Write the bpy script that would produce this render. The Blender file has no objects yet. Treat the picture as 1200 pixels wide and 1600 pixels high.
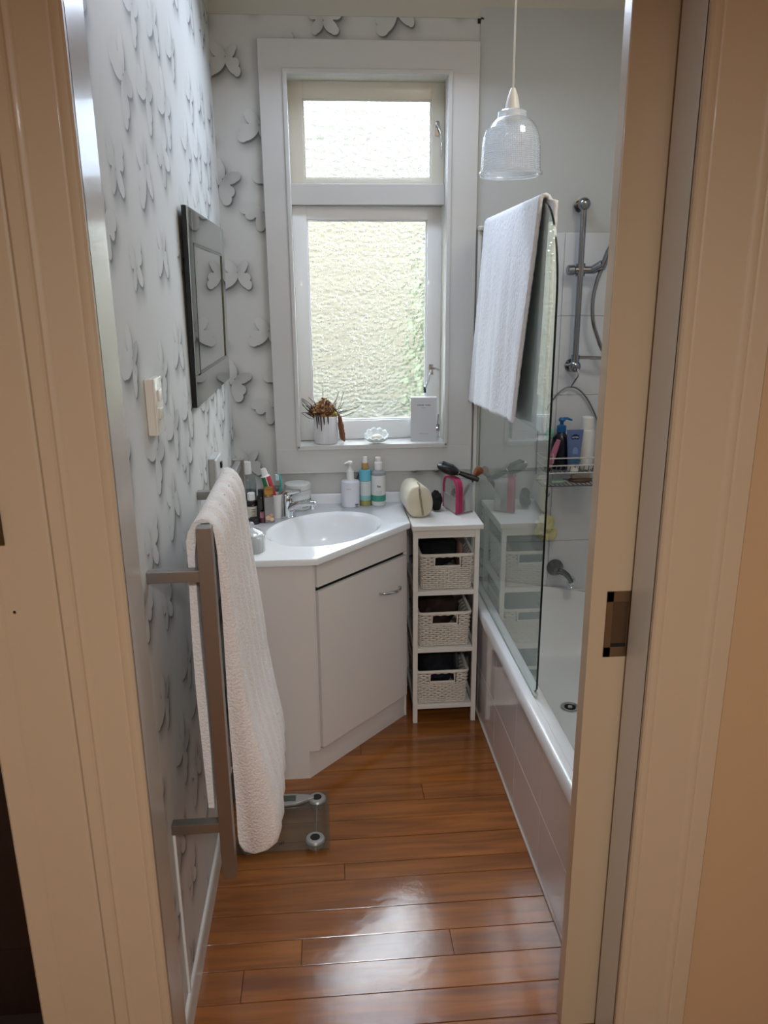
import bpy, bmesh, math, random
import numpy as np
from mathutils import Vector, Matrix, noise
random.seed(7)
PI = math.pi
S = bpy.context.scene
COL = S.collection

# ------------------------------------------------------------------ camera, sky, lights, exposure
def make_camera():
    p, y, r = [math.radians(a) for a in (15.9, 4.4, 0.5)]
    fw = Vector((math.sin(y)*math.cos(p), math.cos(y)*math.cos(p), -math.sin(p)))
    rt = Vector((math.cos(y), -math.sin(y), 0)); up = rt.cross(fw)
    rt2 = math.cos(r)*rt - math.sin(r)*up; up2 = math.cos(r)*up + math.sin(r)*rt
    m = Matrix((rt2, up2, -fw)).transposed().to_4x4(); m.translation = (0, 0, 1.65)
    cam = bpy.data.cameras.new('camera'); cam.sensor_width = 36; cam.lens = 27.0; cam.clip_start = .02
    o = bpy.data.objects.new('camera', cam); o.matrix_world = m; COL.objects.link(o); S.camera = o
make_camera()
w = bpy.data.worlds.new('sky'); S.world = w; w.use_nodes = True
bg = w.node_tree.nodes['Background']; bg.inputs[0].default_value = (.76, .90, 1.12, 1); bg.inputs[1].default_value = 42.0
def area(name, loc, rot, sx, sy, power, col):
    l = bpy.data.lights.new(name, 'AREA'); l.shape = 'RECTANGLE'; l.size = sx; l.size_y = sy; l.energy = power; l.color = col
    o = bpy.data.objects.new(name, l); o.location = loc; o.rotation_euler = rot; COL.objects.link(o); return o
area('hall_pendant_lamp', (.15, -.6, 2.25), (0, 0, 0), .35, .35, 41, (.98, 1, 1.02))
area('window_fill_light', (.25, 2.68, 2.64), (-math.radians(35), 0, 0), .6, .35, 10.5, (.85, .98, 1.22))  # added bluish fill imitating soft window light, no fitting here
area('bath_fill_light', (1.0, 1.72, 2.66), (0, 0, 0), .3, .3, 5.8, (1, 1, .9))  # added fill to brighten the shower side, no fitting here
sun = bpy.data.lights.new('sun', 'SUN'); sun.energy = 3.0; sun.angle = math.radians(1); sun.color = (1, .93, .78)
so = bpy.data.objects.new('sun', sun); so.rotation_euler = Vector((-.55, -.75, -.75)).to_track_quat('-Z', 'Y').to_euler(); COL.objects.link(so)
vs = S.view_settings; S.display_settings.display_device = 'sRGB'
vs.view_transform = 'Standard'; vs.look = 'None'; vs.gamma = 1; vs.use_curve_mapping = False; vs.exposure = 0.0
S.cycles.use_denoising = True
S.cycles.transparent_max_bounces = 24
S.cycles.sample_clamp_indirect = 6

# ------------------------------------------------------------------ helpers
class MB:
    def __init__(s): s.bm = bmesh.new()
    def box(s, x0, x1, y0, y1, z0, z1, bev=0, seg=2, mi=0):
        v = [s.bm.verts.new(p) for p in ((x0,y0,z0),(x1,y0,z0),(x1,y1,z0),(x0,y1,z0),(x0,y0,z1),(x1,y0,z1),(x1,y1,z1),(x0,y1,z1))]
        f = [s.bm.faces.new([v[i] for i in q]) for q in ((3,2,1,0),(4,5,6,7),(0,1,5,4),(1,2,6,5),(2,3,7,6),(3,0,4,7))]
        for a in f: a.material_index = mi
        if bev:
            ed = set(e for a in f for e in a.edges)
            bmesh.ops.bevel(s.bm, geom=list(ed), offset=bev, segments=seg, affect='EDGES', profile=.5)
        return s
    def prism(s, poly, z0, z1, bev=0, mi=0):
        n = len(poly)
        a = [s.bm.verts.new((p[0], p[1], z0)) for p in poly]; b = [s.bm.verts.new((p[0], p[1], z1)) for p in poly]
        fs = [s.bm.faces.new(a[::-1]), s.bm.faces.new(b)]
        for i in range(n): fs.append(s.bm.faces.new((a[i], a[(i+1)%n], b[(i+1)%n], b[i])))
        for f in fs: f.material_index = mi
        if bev: bmesh.ops.bevel(s.bm, geom=list(set(e for f in fs for e in f.edges)), offset=bev, segments=2, affect='EDGES', profile=.5)
        return s
    def extrude(s, poly, p0, du, dv, dl):
        """closed 2d outline poly (u,v) in axes du,dv from p0, swept along dl"""
        p0, du, dv, dl = Vector(p0), Vector(du), Vector(dv), Vector(dl)
        a = [s.bm.verts.new(p0+du*u+dv*v) for u, v in poly]; b = [s.bm.verts.new(p0+du*u+dv*v+dl) for u, v in poly]
        n = len(poly); fs = [s.bm.faces.new(a[::-1]), s.bm.faces.new(b)]
        for i in range(n): fs.append(s.bm.faces.new((a[i], a[(i+1)%n], b[(i+1)%n], b[i])))
        return s
    def lathe(s, prof, c=(0,0,0), n=32, rad=None):
        rings = []
        for r, z in prof:
            if r < 1e-6: rings.append([s.bm.verts.new((c[0], c[1], c[2]+z))])
            else:
                rings.append([s.bm.verts.new((c[0]+r*(rad(k/n, z) if rad else 1)*math.cos(2*PI*k/n), c[1]+r*(rad(k/n, z) if rad else 1)*math.sin(2*PI*k/n), c[2]+z)) for k in range(n)])
        for A, B in zip(rings, rings[1:]):
            for k in range(n):
                a0, a1 = A[k % len(A)], A[(k+1) % len(A)]; b0, b1 = B[k % len(B)], B[(k+1) % len(B)]
                q = []
                for x in (a0, a1, b1, b0):
                    if x not in q: q.append(x)
                if len(q) > 2: s.bm.faces.new(q)
        return s
    def tube(s, pts, r, n=8, closed=False):
        pts = [Vector(p) for p in pts]; m = len(pts)
        rs = r if isinstance(r, (list, tuple)) else [r]*m
        t0 = (pts[1]-pts[0]).normalized()
        nrm = t0.orthogonal().normalized(); rings = []
        for i, p in enumerate(pts):
            if closed: t = (pts[(i+1)%m]-pts[i-1]).normalized()
            else: t = (pts[min(i+1, m-1)]-pts[max(i-1, 0)]).normalized()
            nrm = (nrm-t*nrm.dot(t)).normalized(); bn = t.cross(nrm)
            rings.append([s.bm.verts.new(p+(nrm*math.cos(2*PI*k/n)+bn*math.sin(2*PI*k/n))*rs[i]) for k in range(n)])
        prs = list(zip(rings, rings[1:])) + ([(rings[-1], rings[0])] if closed else [])
        for A, B in prs:
            for k in range(n): s.bm.faces.new((A[k], A[(k+1)%n], B[(k+1)%n], B[k]))
        if not closed: s.bm.faces.new(rings[0][::-1]); s.bm.faces.new(rings[-1])
        return s
    def grid(s, fn, nu, nv, cu=False):
        V = [[s.bm.verts.new(fn(i/(nu if cu else nu-1), j/(nv-1))) for j in range(nv)] for i in range(nu)]
        for i in range(nu if cu else nu-1):
            for j in range(nv-1):
                i2 = (i+1) % nu
                s.bm.faces.new((V[i][j], V[i2][j], V[i2][j+1], V[i][j+1]))
        return V
    def cap(s, loop):
        s.bm.faces.new(loop); return s
    def sph(s, c, r, nu=20, nv=12, fn=None):
        rx, ry, rz = r if isinstance(r, tuple) else (r, r, r)
        prev = None; c = Vector(c)
        rings = []
        for j in range(nv+1):
            ph = -PI/2+PI*j/nv
            if j in (0, nv):
                p = Vector((0, 0, math.sin(ph)*rz)); rings.append([s.bm.verts.new(c+(fn(p) if fn else p))])
            else:
                R = []
                for k in range(nu):
                    p = Vector((math.cos(ph)*math.cos(2*PI*k/nu)*rx, math.cos(ph)*math.sin(2*PI*k/nu)*ry, math.sin(ph)*rz))
                    R.append(s.bm.verts.new(c+(fn(p) if fn else p)))
                rings.append(R)
        for A, B in zip(rings, rings[1:]):
            for k in range(nu):
                q = []
                for x in (A[k % len(A)], A[(k+1) % len(A)], B[(k+1) % len(B)], B[k % len(B)]):
                    if x not in q: q.append(x)
                s.bm.faces.new(q)
        return s
    def xf(s, m):
        bmesh.ops.transform(s.bm, matrix=m, verts=s.bm.verts); return s

BASE = {}
def link(name, me, parent, base):
    o = bpy.data.objects.new(name, me); COL.objects.link(o)
    if parent: o.parent = parent; BASE[o.name] = BASE[parent.name]
    else: o.location = base; BASE[o.name] = Vector(base)
    return o
def obj(name, mb, mat, parent=None, base=(0,0,0), ang=35, uv=None, recalc=True):
    b = BASE[parent.name] if parent else Vector(base)
    if recalc: bmesh.ops.recalc_face_normals(mb.bm, faces=mb.bm.faces)
    bmesh.ops.translate(mb.bm, verts=mb.bm.verts, vec=-b)
    me = bpy.data.meshes.new(name); mb.bm.to_mesh(me); mb.bm.free()
    for p in me.polygons: p.use_smooth = True
    if ang < 180: me.set_sharp_from_angle(angle=math.radians(ang))
    for m in (mat if isinstance(mat, (list, tuple)) else [mat]): me.materials.append(m)
    if uv:
        l = me.uv_layers.new(name='UVMap')
        for lp in me.loops:
            l.data[lp.index].uv = uv(me.vertices[lp.vertex_index].co+b)
    o = link(name, me, parent, b)
    if ang < 180 and len(me.polygons) < 320:      # keep bevelled faces flat
        w_ = o.modifiers.new('flat', 'WEIGHTED_NORMAL'); w_.keep_sharp = True; w_.weight = 80
    return o
def tag(o, label=None, cat=None, group=None, kind=None):
    if label: o['label'] = label
    if cat: o['category'] = cat
    if group: o['group'] = group
    if kind: o['kind'] = kind
    return o
def thing(name, loc, label, cat, group=None):
    o = bpy.data.objects.new(name, None); COL.objects.link(o); o.location = loc; o.empty_display_size = .05
    BASE[o.name] = Vector(loc); return tag(o, label, cat, group)
def structroot(name, loc=(0,0,0)):
    o = bpy.data.objects.new(name, None); COL.objects.link(o); o.location = loc; BASE[o.name] = Vector(loc); o['kind'] = 'structure'; return o
def struct(name, mb, mat, **k):
    o = obj(name, mb, mat, **k); o['kind'] = 'structure'; return o
def copy_tree(o, parent=None):
    c = o.copy(); COL.objects.link(c)
    if parent: c.parent = parent
    for ch in o.children: copy_tree(ch, c)
    return c

# ------------------------------------------------------------------ materials
def lin(c):
    f = lambda v: v/12.92 if v <= .04045 else ((v+.055)/1.055)**2.4
    return tuple(f(v/255) for v in c)+(1,)
def mat(name, rgb, rough=.5, metal=0, coat=0, noise_amt=0, noise_scale=8, bump=0, bump_scale=60, stretch=None, spec=None, trans=0, ior=1.45, sheen=0, alpha=1, sss=0):
    m = bpy.data.materials.new(name); m.use_nodes = True; nt = m.node_tree; b = nt.nodes['Principled BSDF']
    c = lin(rgb); b.inputs['Base Color'].default_value = c; b.inputs['Roughness'].default_value = rough; b.inputs['Metallic'].default_value = metal
    b.inputs['Coat Weight'].default_value = coat; b.inputs['Coat Roughness'].default_value = .06
    b.inputs['Transmission Weight'].default_value = trans; b.inputs['IOR'].default_value = ior; b.inputs['Alpha'].default_value = alpha
    if spec is not None: b.inputs['Specular IOR Level'].default_value = spec
    if sheen: b.inputs['Sheen Weight'].default_value = sheen
    if noise_amt or bump:
        tc = nt.nodes.new('ShaderNodeTexCoord'); mp = nt.nodes.new('ShaderNodeMapping'); nt.links.new(tc.outputs['Object'], mp.inputs[0])
        if stretch: mp.inputs['Scale'].default_value = stretch
    if noise_amt:
        n = nt.nodes.new('ShaderNodeTexNoise'); n.inputs['Scale'].default_value = noise_scale; n.inputs['Detail'].default_value = 5
        r = nt.nodes.new('ShaderNodeMapRange'); r.inputs[3].default_value = 1-noise_amt; r.inputs[4].default_value = 1+noise_amt*.6
        mx = nt.nodes.new('ShaderNodeMix'); mx.data_type = 'RGBA'; mx.blend_type = 'MULTIPLY'; mx.inputs[0].default_value = 1; mx.inputs[6].default_value = c
        nt.links.new(mp.outputs[0], n.inputs[0]); nt.links.new(n.outputs[0], r.inputs[0]); nt.links.new(r.outputs[0], mx.inputs[7]); nt.links.new(mx.outputs[2], b.inputs['Base Color'])
    if bump:
        n = nt.nodes.new('ShaderNodeTexNoise'); n.inputs['Scale'].default_value = bump_scale; n.inputs['Detail'].default_value = 3
        bp = nt.nodes.new('ShaderNodeBump'); bp.inputs['Strength'].default_value = bump; bp.inputs['Distance'].default_value = .004
        nt.links.new(mp.outputs[0], n.inputs[0]); nt.links.new(n.outputs[0], bp.inputs['Height']); nt.links.new(bp.outputs[0], b.inputs['Normal'])
    return m

def glassy(name, tint, refl=1.0, haze=0.0, rough=0.0, ior=1.5, hazecol=(1,1,1,1), bumpnode=None, rays=0.0, rrough=.1):
    """clear pane: straight-through tint + fresnel mirror (+ optional milky diffuse and refracting share)"""
    m = bpy.data.materials.new(name); m.use_nodes = True; nt = m.node_tree; N = nt.nodes; L = nt.links; N.clear()
    out = N.new('ShaderNodeOutputMaterial'); tr = N.new('ShaderNodeBsdfTransparent'); tr.inputs[0].default_value = tint
    gl = N.new('ShaderNodeBsdfGlossy'); gl.inputs['Roughness'].default_value = rough
    base = tr
    nrm = bumpnode(nt) if bumpnode else None
    if rays:
        rf = N.new('ShaderNodeBsdfRefraction'); rf.inputs['Color'].default_value = tint; rf.inputs['Roughness'].default_value = rrough; rf.inputs['IOR'].default_value = 1.45
        mx = N.new('ShaderNodeMixShader'); mx.inputs[0].default_value = rays; L.new(base.outputs[0], mx.inputs[1]); L.new(rf.outputs[0], mx.inputs[2]); base = mx
        if nrm: L.new(nrm, rf.inputs['Normal'])
    if haze:
        d = N.new('ShaderNodeBsdfDiffuse'); d.inputs[0].default_value = hazecol; t2 = N.new('ShaderNodeBsdfTranslucent'); t2.inputs[0].default_value = hazecol
        a = N.new('ShaderNodeMixShader'); a.inputs[0].default_value = .5; L.new(d.outputs[0], a.inputs[1]); L.new(t2.outputs[0], a.inputs[2])
        if nrm: L.new(nrm, t2.inputs['Normal'])
        mx = N.new('ShaderNodeMixShader'); mx.inputs[0].default_value = haze; L.new(base.outputs[0], mx.inputs[1]); L.new(a.outputs[0], mx.inputs[2]); base = mx
    fr = N.new('ShaderNodeFresnel'); fr.inputs[0].default_value = ior
    if nrm: L.new(nrm, fr.inputs['Normal'])
    if nrm: L.new(nrm, gl.inputs['Normal'])
    geo = N.new('ShaderNodeNewGeometry'); inv = N.new('ShaderNodeMath'); inv.operation = 'SUBTRACT'; inv.inputs[0].default_value = 1; L.new(geo.outputs['Backfacing'], inv.inputs[1])
    k = N.new('ShaderNodeMath'); k.operation = 'MULTIPLY'; L.new(fr.outputs[0], k.inputs[0]); L.new(inv.outputs[0], k.inputs[1])
    k2 = N.new('ShaderNodeMath'); k2.operation = 'MULTIPLY'; k2.use_clamp = True; L.new(k.outputs[0], k2.inputs[0]); k2.inputs[1].default_value = refl
    fin = N.new('ShaderNodeMixShader'); L.new(k2.outputs[0], fin.inputs[0]); L.new(base.outputs[0], fin.inputs[1]); L.new(gl.outputs[0], fin.inputs[2]); L.new(fin.outputs[0], out.inputs[0])
    return m

def pebble_bump(scale, sy, strength, dist=.004, kind='F1'):
    def f(nt):
        tc = nt.nodes.new('ShaderNodeTexCoord'); mp = nt.nodes.new('ShaderNodeMapping'); mp.inputs['Scale'].default_value = (1, 1, sy)
        ns = nt.nodes.new('ShaderNodeTexNoise'); ns.inputs['Scale'].default_value = 18; ad = nt.nodes.new('ShaderNodeVectorMath'); ad.operation = 'MULTIPLY_ADD'
        ad.inputs[1].default_value = (.012, .012, .012)
        vo = nt.nodes.new('ShaderNodeTexVoronoi'); vo.feature = 'SMOOTH_F1' if kind == 'F1' else 'DISTANCE_TO_EDGE'; vo.inputs['Scale'].default_value = scale
        bp = nt.nodes.new('ShaderNodeBump'); bp.inputs['Strength'].default_value = strength; bp.inputs['Distance'].default_value = dist
        L = nt.links
        L.new(tc.outputs['Object'], mp.inputs[0]); L.new(mp.outputs[0], ns.inputs[0]); L.new(ns.outputs['Color'], ad.inputs[0]); L.new(mp.outputs[0], ad.inputs[2]); L.new(ad.outputs[0], vo.inputs[0])
        gm = nt.nodes.new('ShaderNodeNewGeometry'); sb_ = nt.nodes.new('ShaderNodeMath'); sb_.operation = 'MULTIPLY_ADD'; sb_.inputs[1].default_value = -strength; sb_.inputs[2].default_value = strength
        L.new(gm.outputs['Backfacing'], sb_.inputs[0]); L.new(sb_.outputs[0], bp.inputs['Strength'])      # one face patterned, the other smooth
        if kind == 'EDGE':
            er = nt.nodes.new('ShaderNodeMapRange'); er.interpolation_type = 'SMOOTHSTEP'; er.inputs[2].default_value = .30; L.new(vo.outputs['Distance'], er.inputs[0]); L.new(er.outputs[0], bp.inputs['Height'])
        else: L.new(vo.outputs['Distance'], bp.inputs['Height'])
        return bp.outputs[0]
    return f

def floor_material():
    m = bpy.data.materials.new('varnished_timber'); m.use_nodes = True; nt = m.node_tree; N = nt.nodes; L = nt.links; b = N['Principled BSDF']
    tc = N.new('ShaderNodeTexCoord'); oi = N.new('ShaderNodeObjectInfo'); geo = N.new('ShaderNodeNewGeometry')
    off = N.new('ShaderNodeVectorMath'); off.operation = 'MULTIPLY_ADD'; off.inputs[1].default_value = (13, 7, 5)
    cmb = N.new('ShaderNodeCombineXYZ')
    for i in range(3): L.new(oi.outputs['Random'], cmb.inputs[i])
    L.new(cmb.outputs[0], off.inputs[0]); L.new(geo.outputs['Position'], off.inputs[2])
    mp = N.new('ShaderNodeMapping'); mp.inputs['Scale'].default_value = (1.2, 14, 1); L.new(off.outputs[0], mp.inputs[0])
    n1 = N.new('ShaderNodeTexNoise'); n1.inputs['Scale'].default_value = 2.2; n1.inputs['Detail'].default_value = 6; n1.inputs['Distortion'].default_value = .6; L.new(mp.outputs[0], n1.inputs[0])
    cr = N.new('ShaderNodeValToRGB'); e = cr.color_ramp.elements
    e[0].position = .28; e[0].color = lin((112, 62, 22)); e[1].position = .75; e[1].color = lin((160, 98, 40))
    L.new(n1.outputs[0], cr.inputs[0])
    mr = N.new('ShaderNodeMapRange'); mr.inputs[3].default_value = .85; mr.inputs[4].default_value = 1.1; L.new(oi.outputs['Random'], mr.inputs[0])
    mx = N.new('ShaderNodeMix'); mx.data_type = 'RGBA'; mx.blend_type = 'MULTIPLY'; mx.inputs[0].default_value = 1; L.new(cr.outputs[0], mx.inputs[6]); L.new(mr.outputs[0], mx.inputs[7])
    L.new(mx.outputs[2], b.inputs['Base Color'])
    b.inputs['Roughness'].default_value = .5; b.inputs['Specular IOR Level'].default_value = .15; b.inputs['Coat Weight'].default_value = 1.0; b.inputs['Coat IOR'].default_value = 1.55
    # worn varnish: roughness patches and scratches
    n2 = N.new('ShaderNodeTexNoise'); n2.inputs['Scale'].default_value = 7; n2.inputs['Detail'].default_value = 4; L.new(geo.outputs['Position'], n2.inputs[0])
    r2 = N.new('ShaderNodeMapRange'); r2.inputs[1].default_value = .35; r2.inputs[2].default_value = .7; r2.inputs[3].default_value = .06; r2.inputs[4].default_value = .15; L.new(n2.outputs[0], r2.inputs[0]); L.new(r2.outputs[0], b.inputs['Coat Roughness'])
    n3 = N.new('ShaderNodeTexNoise'); n3.inputs['Scale'].default_value = 26; n3.inputs['Detail'].default_value = 5; L.new(geo.outputs['Position'], n3.inputs[0])
    bp = N.new('ShaderNodeBump'); bp.inputs['Strength'].default_value = .12; bp.inputs['Distance'].default_value = .004; L.new(n3.outputs[0], bp.inputs['Height'])
    n4 = N.new('ShaderNodeTexNoise'); n4.inputs['Scale'].default_value = 90; n4.inputs['Detail'].default_value = 8; n4.inputs['Roughness'].default_value = .8; L.new(geo.outputs['Position'], n4.inputs[0])
    bp2 = N.new('ShaderNodeBump'); bp2.inputs['Strength'].default_value = .09; bp2.inputs['Distance'].default_value = .0015; L.new(n4.outputs[0], bp2.inputs['Height']); L.new(bp.outputs[0], bp2.inputs['Normal'])
    L.new(bp2.outputs[0], b.inputs['Coat Normal'])
    return m

# printed butterfly wallpaper: a repeating sheet drawn by arithmetic below
def wallpaper_material():
    Npx = 1024; rep = .72; rng = random.Random(3)
    yy, xx = np.mgrid[0:Npx, 0:Npx]/Npx*rep
    def blur(a, sig):
        f = np.fft.fftfreq(Npx, rep/Npx); g = np.exp(-2*(PI*sig)**2*(f[:, None]**2+f[None, :]**2))
        return np.real(np.fft.ifft2(np.fft.fft2(a)*g))
    val = np.full((Npx, Npx), 1.0)
    spots = []
    gx = [(.09,.09),(.33,.06),(.56,.11),(.20,.25),(.45,.29),(.67,.31),(.08,.44),(.32,.46),(.55,.50),(.21,.62),(.43,.65),(.66,.64)]
    for cx, cy in gx:
        cx = (cx+rng.uniform(-.025, .025)) % rep; cy = (cy+rng.uniform(-.025, .025)) % rep
        th = rng.uniform(-.7, .7)+(0 if rng.random() < .6 else PI*.9); sc = rng.uniform(.8, 1.1)
        dx = (xx-cx+rep/2) % rep-rep/2; dy = (yy-cy+rep/2) % rep-rep/2
        u = (math.cos(th)*dx+math.sin(th)*dy)/sc; v = (-math.sin(th)*dx+math.cos(th)*dy)/sc
        M = np.zeros_like(val); SH = np.ones_like(val)
        wing2 = rng.uniform(.74, .96)
        for sgn, wsc in ((1, 1.0), (-1, rng.uniform(.55, .95))):      # folded wing pair
            a = u*sgn/wsc
            d = np.full_like(val, 1.0)
            for (ex, ey, ra, rb, t) in ((.034, .026, .042, .024, .75), (.058, .046, .020, .019, 0), (.028, -.022, .032, .021, -.7), (.043, -.036, .017, .016, 0), (.050, .018, .022, .018, 0)):
                p = (a-ex)*math.cos(t)+(v-ey)*math.sin(t); q = -(a-ex)*math.sin(t)+(v-ey)*math.cos(t)
                d = np.minimum(d, (np.sqrt((p/ra)**2+(q/rb)**2)-1)*min(ra, rb))
            w_ = np.clip(.5-d/.0011, 0, 1)*(a > -.004)
            SH = np.where(w_ > M, 1.0 if sgn > 0 else wing2, SH); M = np.maximum(M, w_)
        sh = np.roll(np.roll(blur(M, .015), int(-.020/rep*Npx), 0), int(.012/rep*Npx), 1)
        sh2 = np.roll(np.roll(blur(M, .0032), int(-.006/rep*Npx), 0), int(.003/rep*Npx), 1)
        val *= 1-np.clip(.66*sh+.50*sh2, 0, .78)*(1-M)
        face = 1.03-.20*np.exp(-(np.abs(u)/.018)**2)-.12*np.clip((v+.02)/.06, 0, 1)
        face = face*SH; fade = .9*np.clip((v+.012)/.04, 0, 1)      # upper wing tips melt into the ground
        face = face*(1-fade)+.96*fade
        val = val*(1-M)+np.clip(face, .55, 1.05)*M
    val = np.clip(val, 0, 1.05)
    base = np.array([.62, .625, .60])
    px = np.ones((Npx, Npx, 4), np.float32); px[..., :3] = np.clip(val[..., None]*base, 0, 1)
    im = bpy.data.images.new('butterfly_print', Npx, Npx, float_buffer=True); im.colorspace_settings.name = 'Non-Color'
    im.pixels.foreach_set(px.ravel()); im.update(); im.pack()
    m = bpy.data.materials.new('butterfly_wallpaper'); m.use_nodes = True; nt = m.node_tree; b = nt.nodes['Principled BSDF']
    t = nt.nodes.new('ShaderNodeTexImage'); t.image = im; t.extension = 'REPEAT'
    nt.links.new(t.outputs[0], b.inputs['Base Color']); b.inputs['Roughness'].default_value = .62; b.inputs['Specular IOR Level'].default_value = .35
    m['rep'] = rep; return m

WHITE = mat('white_gloss_paint', (214, 214, 210), .3, coat=.2)
WALLP = mat('white_wall_paint', (192, 195, 193), .55, noise_amt=.03, noise_scale=3)
CREAM = mat('cream_paint', (190, 168, 139), .46, coat=.06, bump=.05, bump_scale=30, stretch=(1, 1, .1))
HALLW = mat('hall_wall_paint', (190, 156, 118), .6)
LAM = mat('white_laminate', (226, 221, 217), .42)
ACRY = mat('white_acrylic', (238, 240, 242), .16, coat=.4)
TILE = mat('white_glazed_tile', (226, 221, 222), .12, coat=.5)
TILEB = mat('white_wall_tile', (216, 219, 222), .22, coat=.2)
GROUT = mat('pale_grout', (186, 186, 186), .85)
CHROME = mat('chrome', (205, 206, 208), .09, metal=1)
SATIN = mat('brushed_chrome', (158, 155, 150), .42, metal=1)
RAILC = mat('shower_chrome', (150, 152, 155), .16, metal=1)
STEEL = mat('wire_steel', (120, 120, 118), .35, metal=.8)
WHPL = mat('white_plastic', (232, 231, 228), .35)
DARK = mat('dark_gap', (14, 13, 12), .8)
BLACKP = mat('black_plastic', (16, 16, 18), .3)
FLOOR = floor_material()
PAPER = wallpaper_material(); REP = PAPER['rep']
TOWEL = mat('white_terry', (232, 226, 222), .95, sheen=.3, bump=.9, bump_scale=190, noise_amt=.05, noise_scale=25)
TOWELW = mat('cool_white_terry', (238, 239, 243), .95, sheen=.3, bump=1.0, bump_scale=150, stretch=(1, 1, .55), noise_amt=.07, noise_scale=120)

# ------------------------------------------------------------------ the setting
X0, X1, YB, YF, ZC = -.36, 1.285, 3.05, 1.47, 2.70
fl = struct('floor', MB().box(-1.6, 2.0, -1.7, 3.2, -.06, -.012), mat('subfloor', (40, 24, 14), .8))
ys = [1.0, 1.105, 1.205, 1.30, 1.394, 1.486, 1.581, 1.666, 1.76, 1.871, 1.937, 2.045, 2.134, 2.22, 2.307, 2.405, 2.5, 2.6, 2.7, 2.8, 2.9, 3.06]
butts = {5: [-.245], 6: [.295, -.1], 13: [.30], 3: [.1], 9: [.02], 11: [-.2], 16: [.1]}
for i in range(len(ys)-1):
    cuts = [X0+.002]+sorted(butts.get(i, []))+[.60]
    if i < 4: cuts[0], cuts[-1] = -1.2, 1.4
    for a, b in zip(cuts, cuts[1:]):
        g = .0012
        obj('plank', MB().box(a+g*.6, b-g*.6, ys[i]+g, ys[i+1]-g, -.012, random.uniform(-.0003, .0003), .0006, 1), FLOOR, fl)
for i in range(26):
    obj('plank', MB().box(-1.6, 2.0, -1.7+i*.1038+.0012, -1.7+(i+1)*.1038-.0012, -.012, 0, .0012, 1), FLOOR, fl)
uvL = lambda p: (p.y/REP, p.z/REP)
uvB = lambda p: ((p.x+.05)/REP, p.z/REP+.03)
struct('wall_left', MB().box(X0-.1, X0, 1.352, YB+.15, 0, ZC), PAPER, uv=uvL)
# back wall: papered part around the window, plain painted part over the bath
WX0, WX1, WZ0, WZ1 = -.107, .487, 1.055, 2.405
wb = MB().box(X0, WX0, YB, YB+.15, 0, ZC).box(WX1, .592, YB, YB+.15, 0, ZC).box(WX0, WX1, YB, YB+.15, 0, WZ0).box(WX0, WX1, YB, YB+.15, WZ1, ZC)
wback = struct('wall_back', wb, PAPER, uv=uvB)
obj('painted_panel', MB().box(.592, X1, YB-.006, YB+.15, 0, ZC), WALLP, wback)
obj('grout_bed', MB().box(.60, X1, YB-.010, YB-.004, .30, 1.87), GROUT, wback)
cols = [.602, .632, .935, 1.238, 1.285]; rows = [.387, .634, .942, 1.25, 1.558, 1.866]
for a, b in zip(cols, cols[1:]):
    for c, d in zip(rows, rows[1:]):
        obj('tile', MB().box(a+.0008, b-.0008, YB-.016, YB-.008, c+.0008, d-.0008, .0008, 1), TILEB, wback)
wr = struct('wall_right', MB().box(X1+.014, X1+.1, YF, YB+.15, 0, ZC), WALLP)
obj('grout_bed', MB().box(X1+.008, X1+.015, YF, YB-.016, .30, 1.87), GROUT, wr)
ycs = [YF, 1.82, 2.123, 2.426, 2.729, YB-.017]
for a, b in zip(ycs, ycs[1:]):
    for c, d in zip(rows, rows[1:]):
        obj('tile', MB().box(X1, X1+.009, a+.0008, b-.0008, c+.0008, d-.0008, .0008, 1), TILEB, wr)
struct('ceiling', MB().box(-1.7, 2.1, -1.8, YB+.15, ZC, ZC+.08), mat('ceiling_paint', (205, 204, 198), .7))
# partition with the doorway and the pocket of the sliding door
pw = MB().box(.60, 1.9, 1.255, 1.35, 0, ZC).box(.60, X1+.1, 1.408, YF, 0, ZC).box(-.588, .60, 1.255, 1.35, 2.134, ZC).box(-.588, -.365, 1.255, 1.35, 0, 2.115).box(X0, .60, 1.408, YF, 2.15, ZC).box(-.588, X0-.1, 1.35, 1.6, 0, ZC).box(X1+.04, X1+.14, 1.35, 1.408, 0, ZC).box(X0-.1, .60, 1.35, 1.408, 2.134, ZC)
struct('wall_front', pw, HALLW)
def scotia(a, b, n):      # cornice between two points of the wall line, n = into the room
    a, b, n = Vector(a), Vector(b), Vector(n)
    poly = [(0, 0), (.004, 0)]+[(.004+.062*(1-math.cos(t)), .012+.09*math.sin(t)) for t in [i*PI/2/6 for i in range(7)]]+[(.07, .12), (0, .12)]
    return MB().extrude(poly, a, n, (0, 0, 1), b-a)
CORN = mat('cornice_paint', (196, 194, 182), .5)
struct('trim_1', scotia((X0, YB, 2.58), (X1, YB, 2.58), (0, -1, 0)), CORN)
struct('trim_2', scotia((X0, 1.37, 2.58), (X0, YB, 2.58), (1, 0, 0)), CORN)
struct('trim_3', scotia((X1, YF, 2.58), (X1, YB, 2.58), (-1, 0, 0)), CORN)
sk = [(0, 0), (.011, 0), (.011, .058), (.006, .066), (0, .068)]
struct('trim_10', MB().box(X0, X0+.006, 1.462, 1.470, .068, .512, .001, 1), WHITE)
hk = obj('cup_hook', MB().tube([(.588, YB, 2.572), (.588, YB-.012, 2.572), (.592, YB-.02, 2.576), (.600, YB-.022, 2.573)], .003, 6).box(.582, .594, YB-.004, YB, 2.564, 2.580, .001), mat('dark_hook', (50, 48, 44), .4, metal=.6), base=(.588, YB, 2.565)); tag(hk, 'tiny dark hook under the cornice, above the window corner', 'hook')
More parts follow.
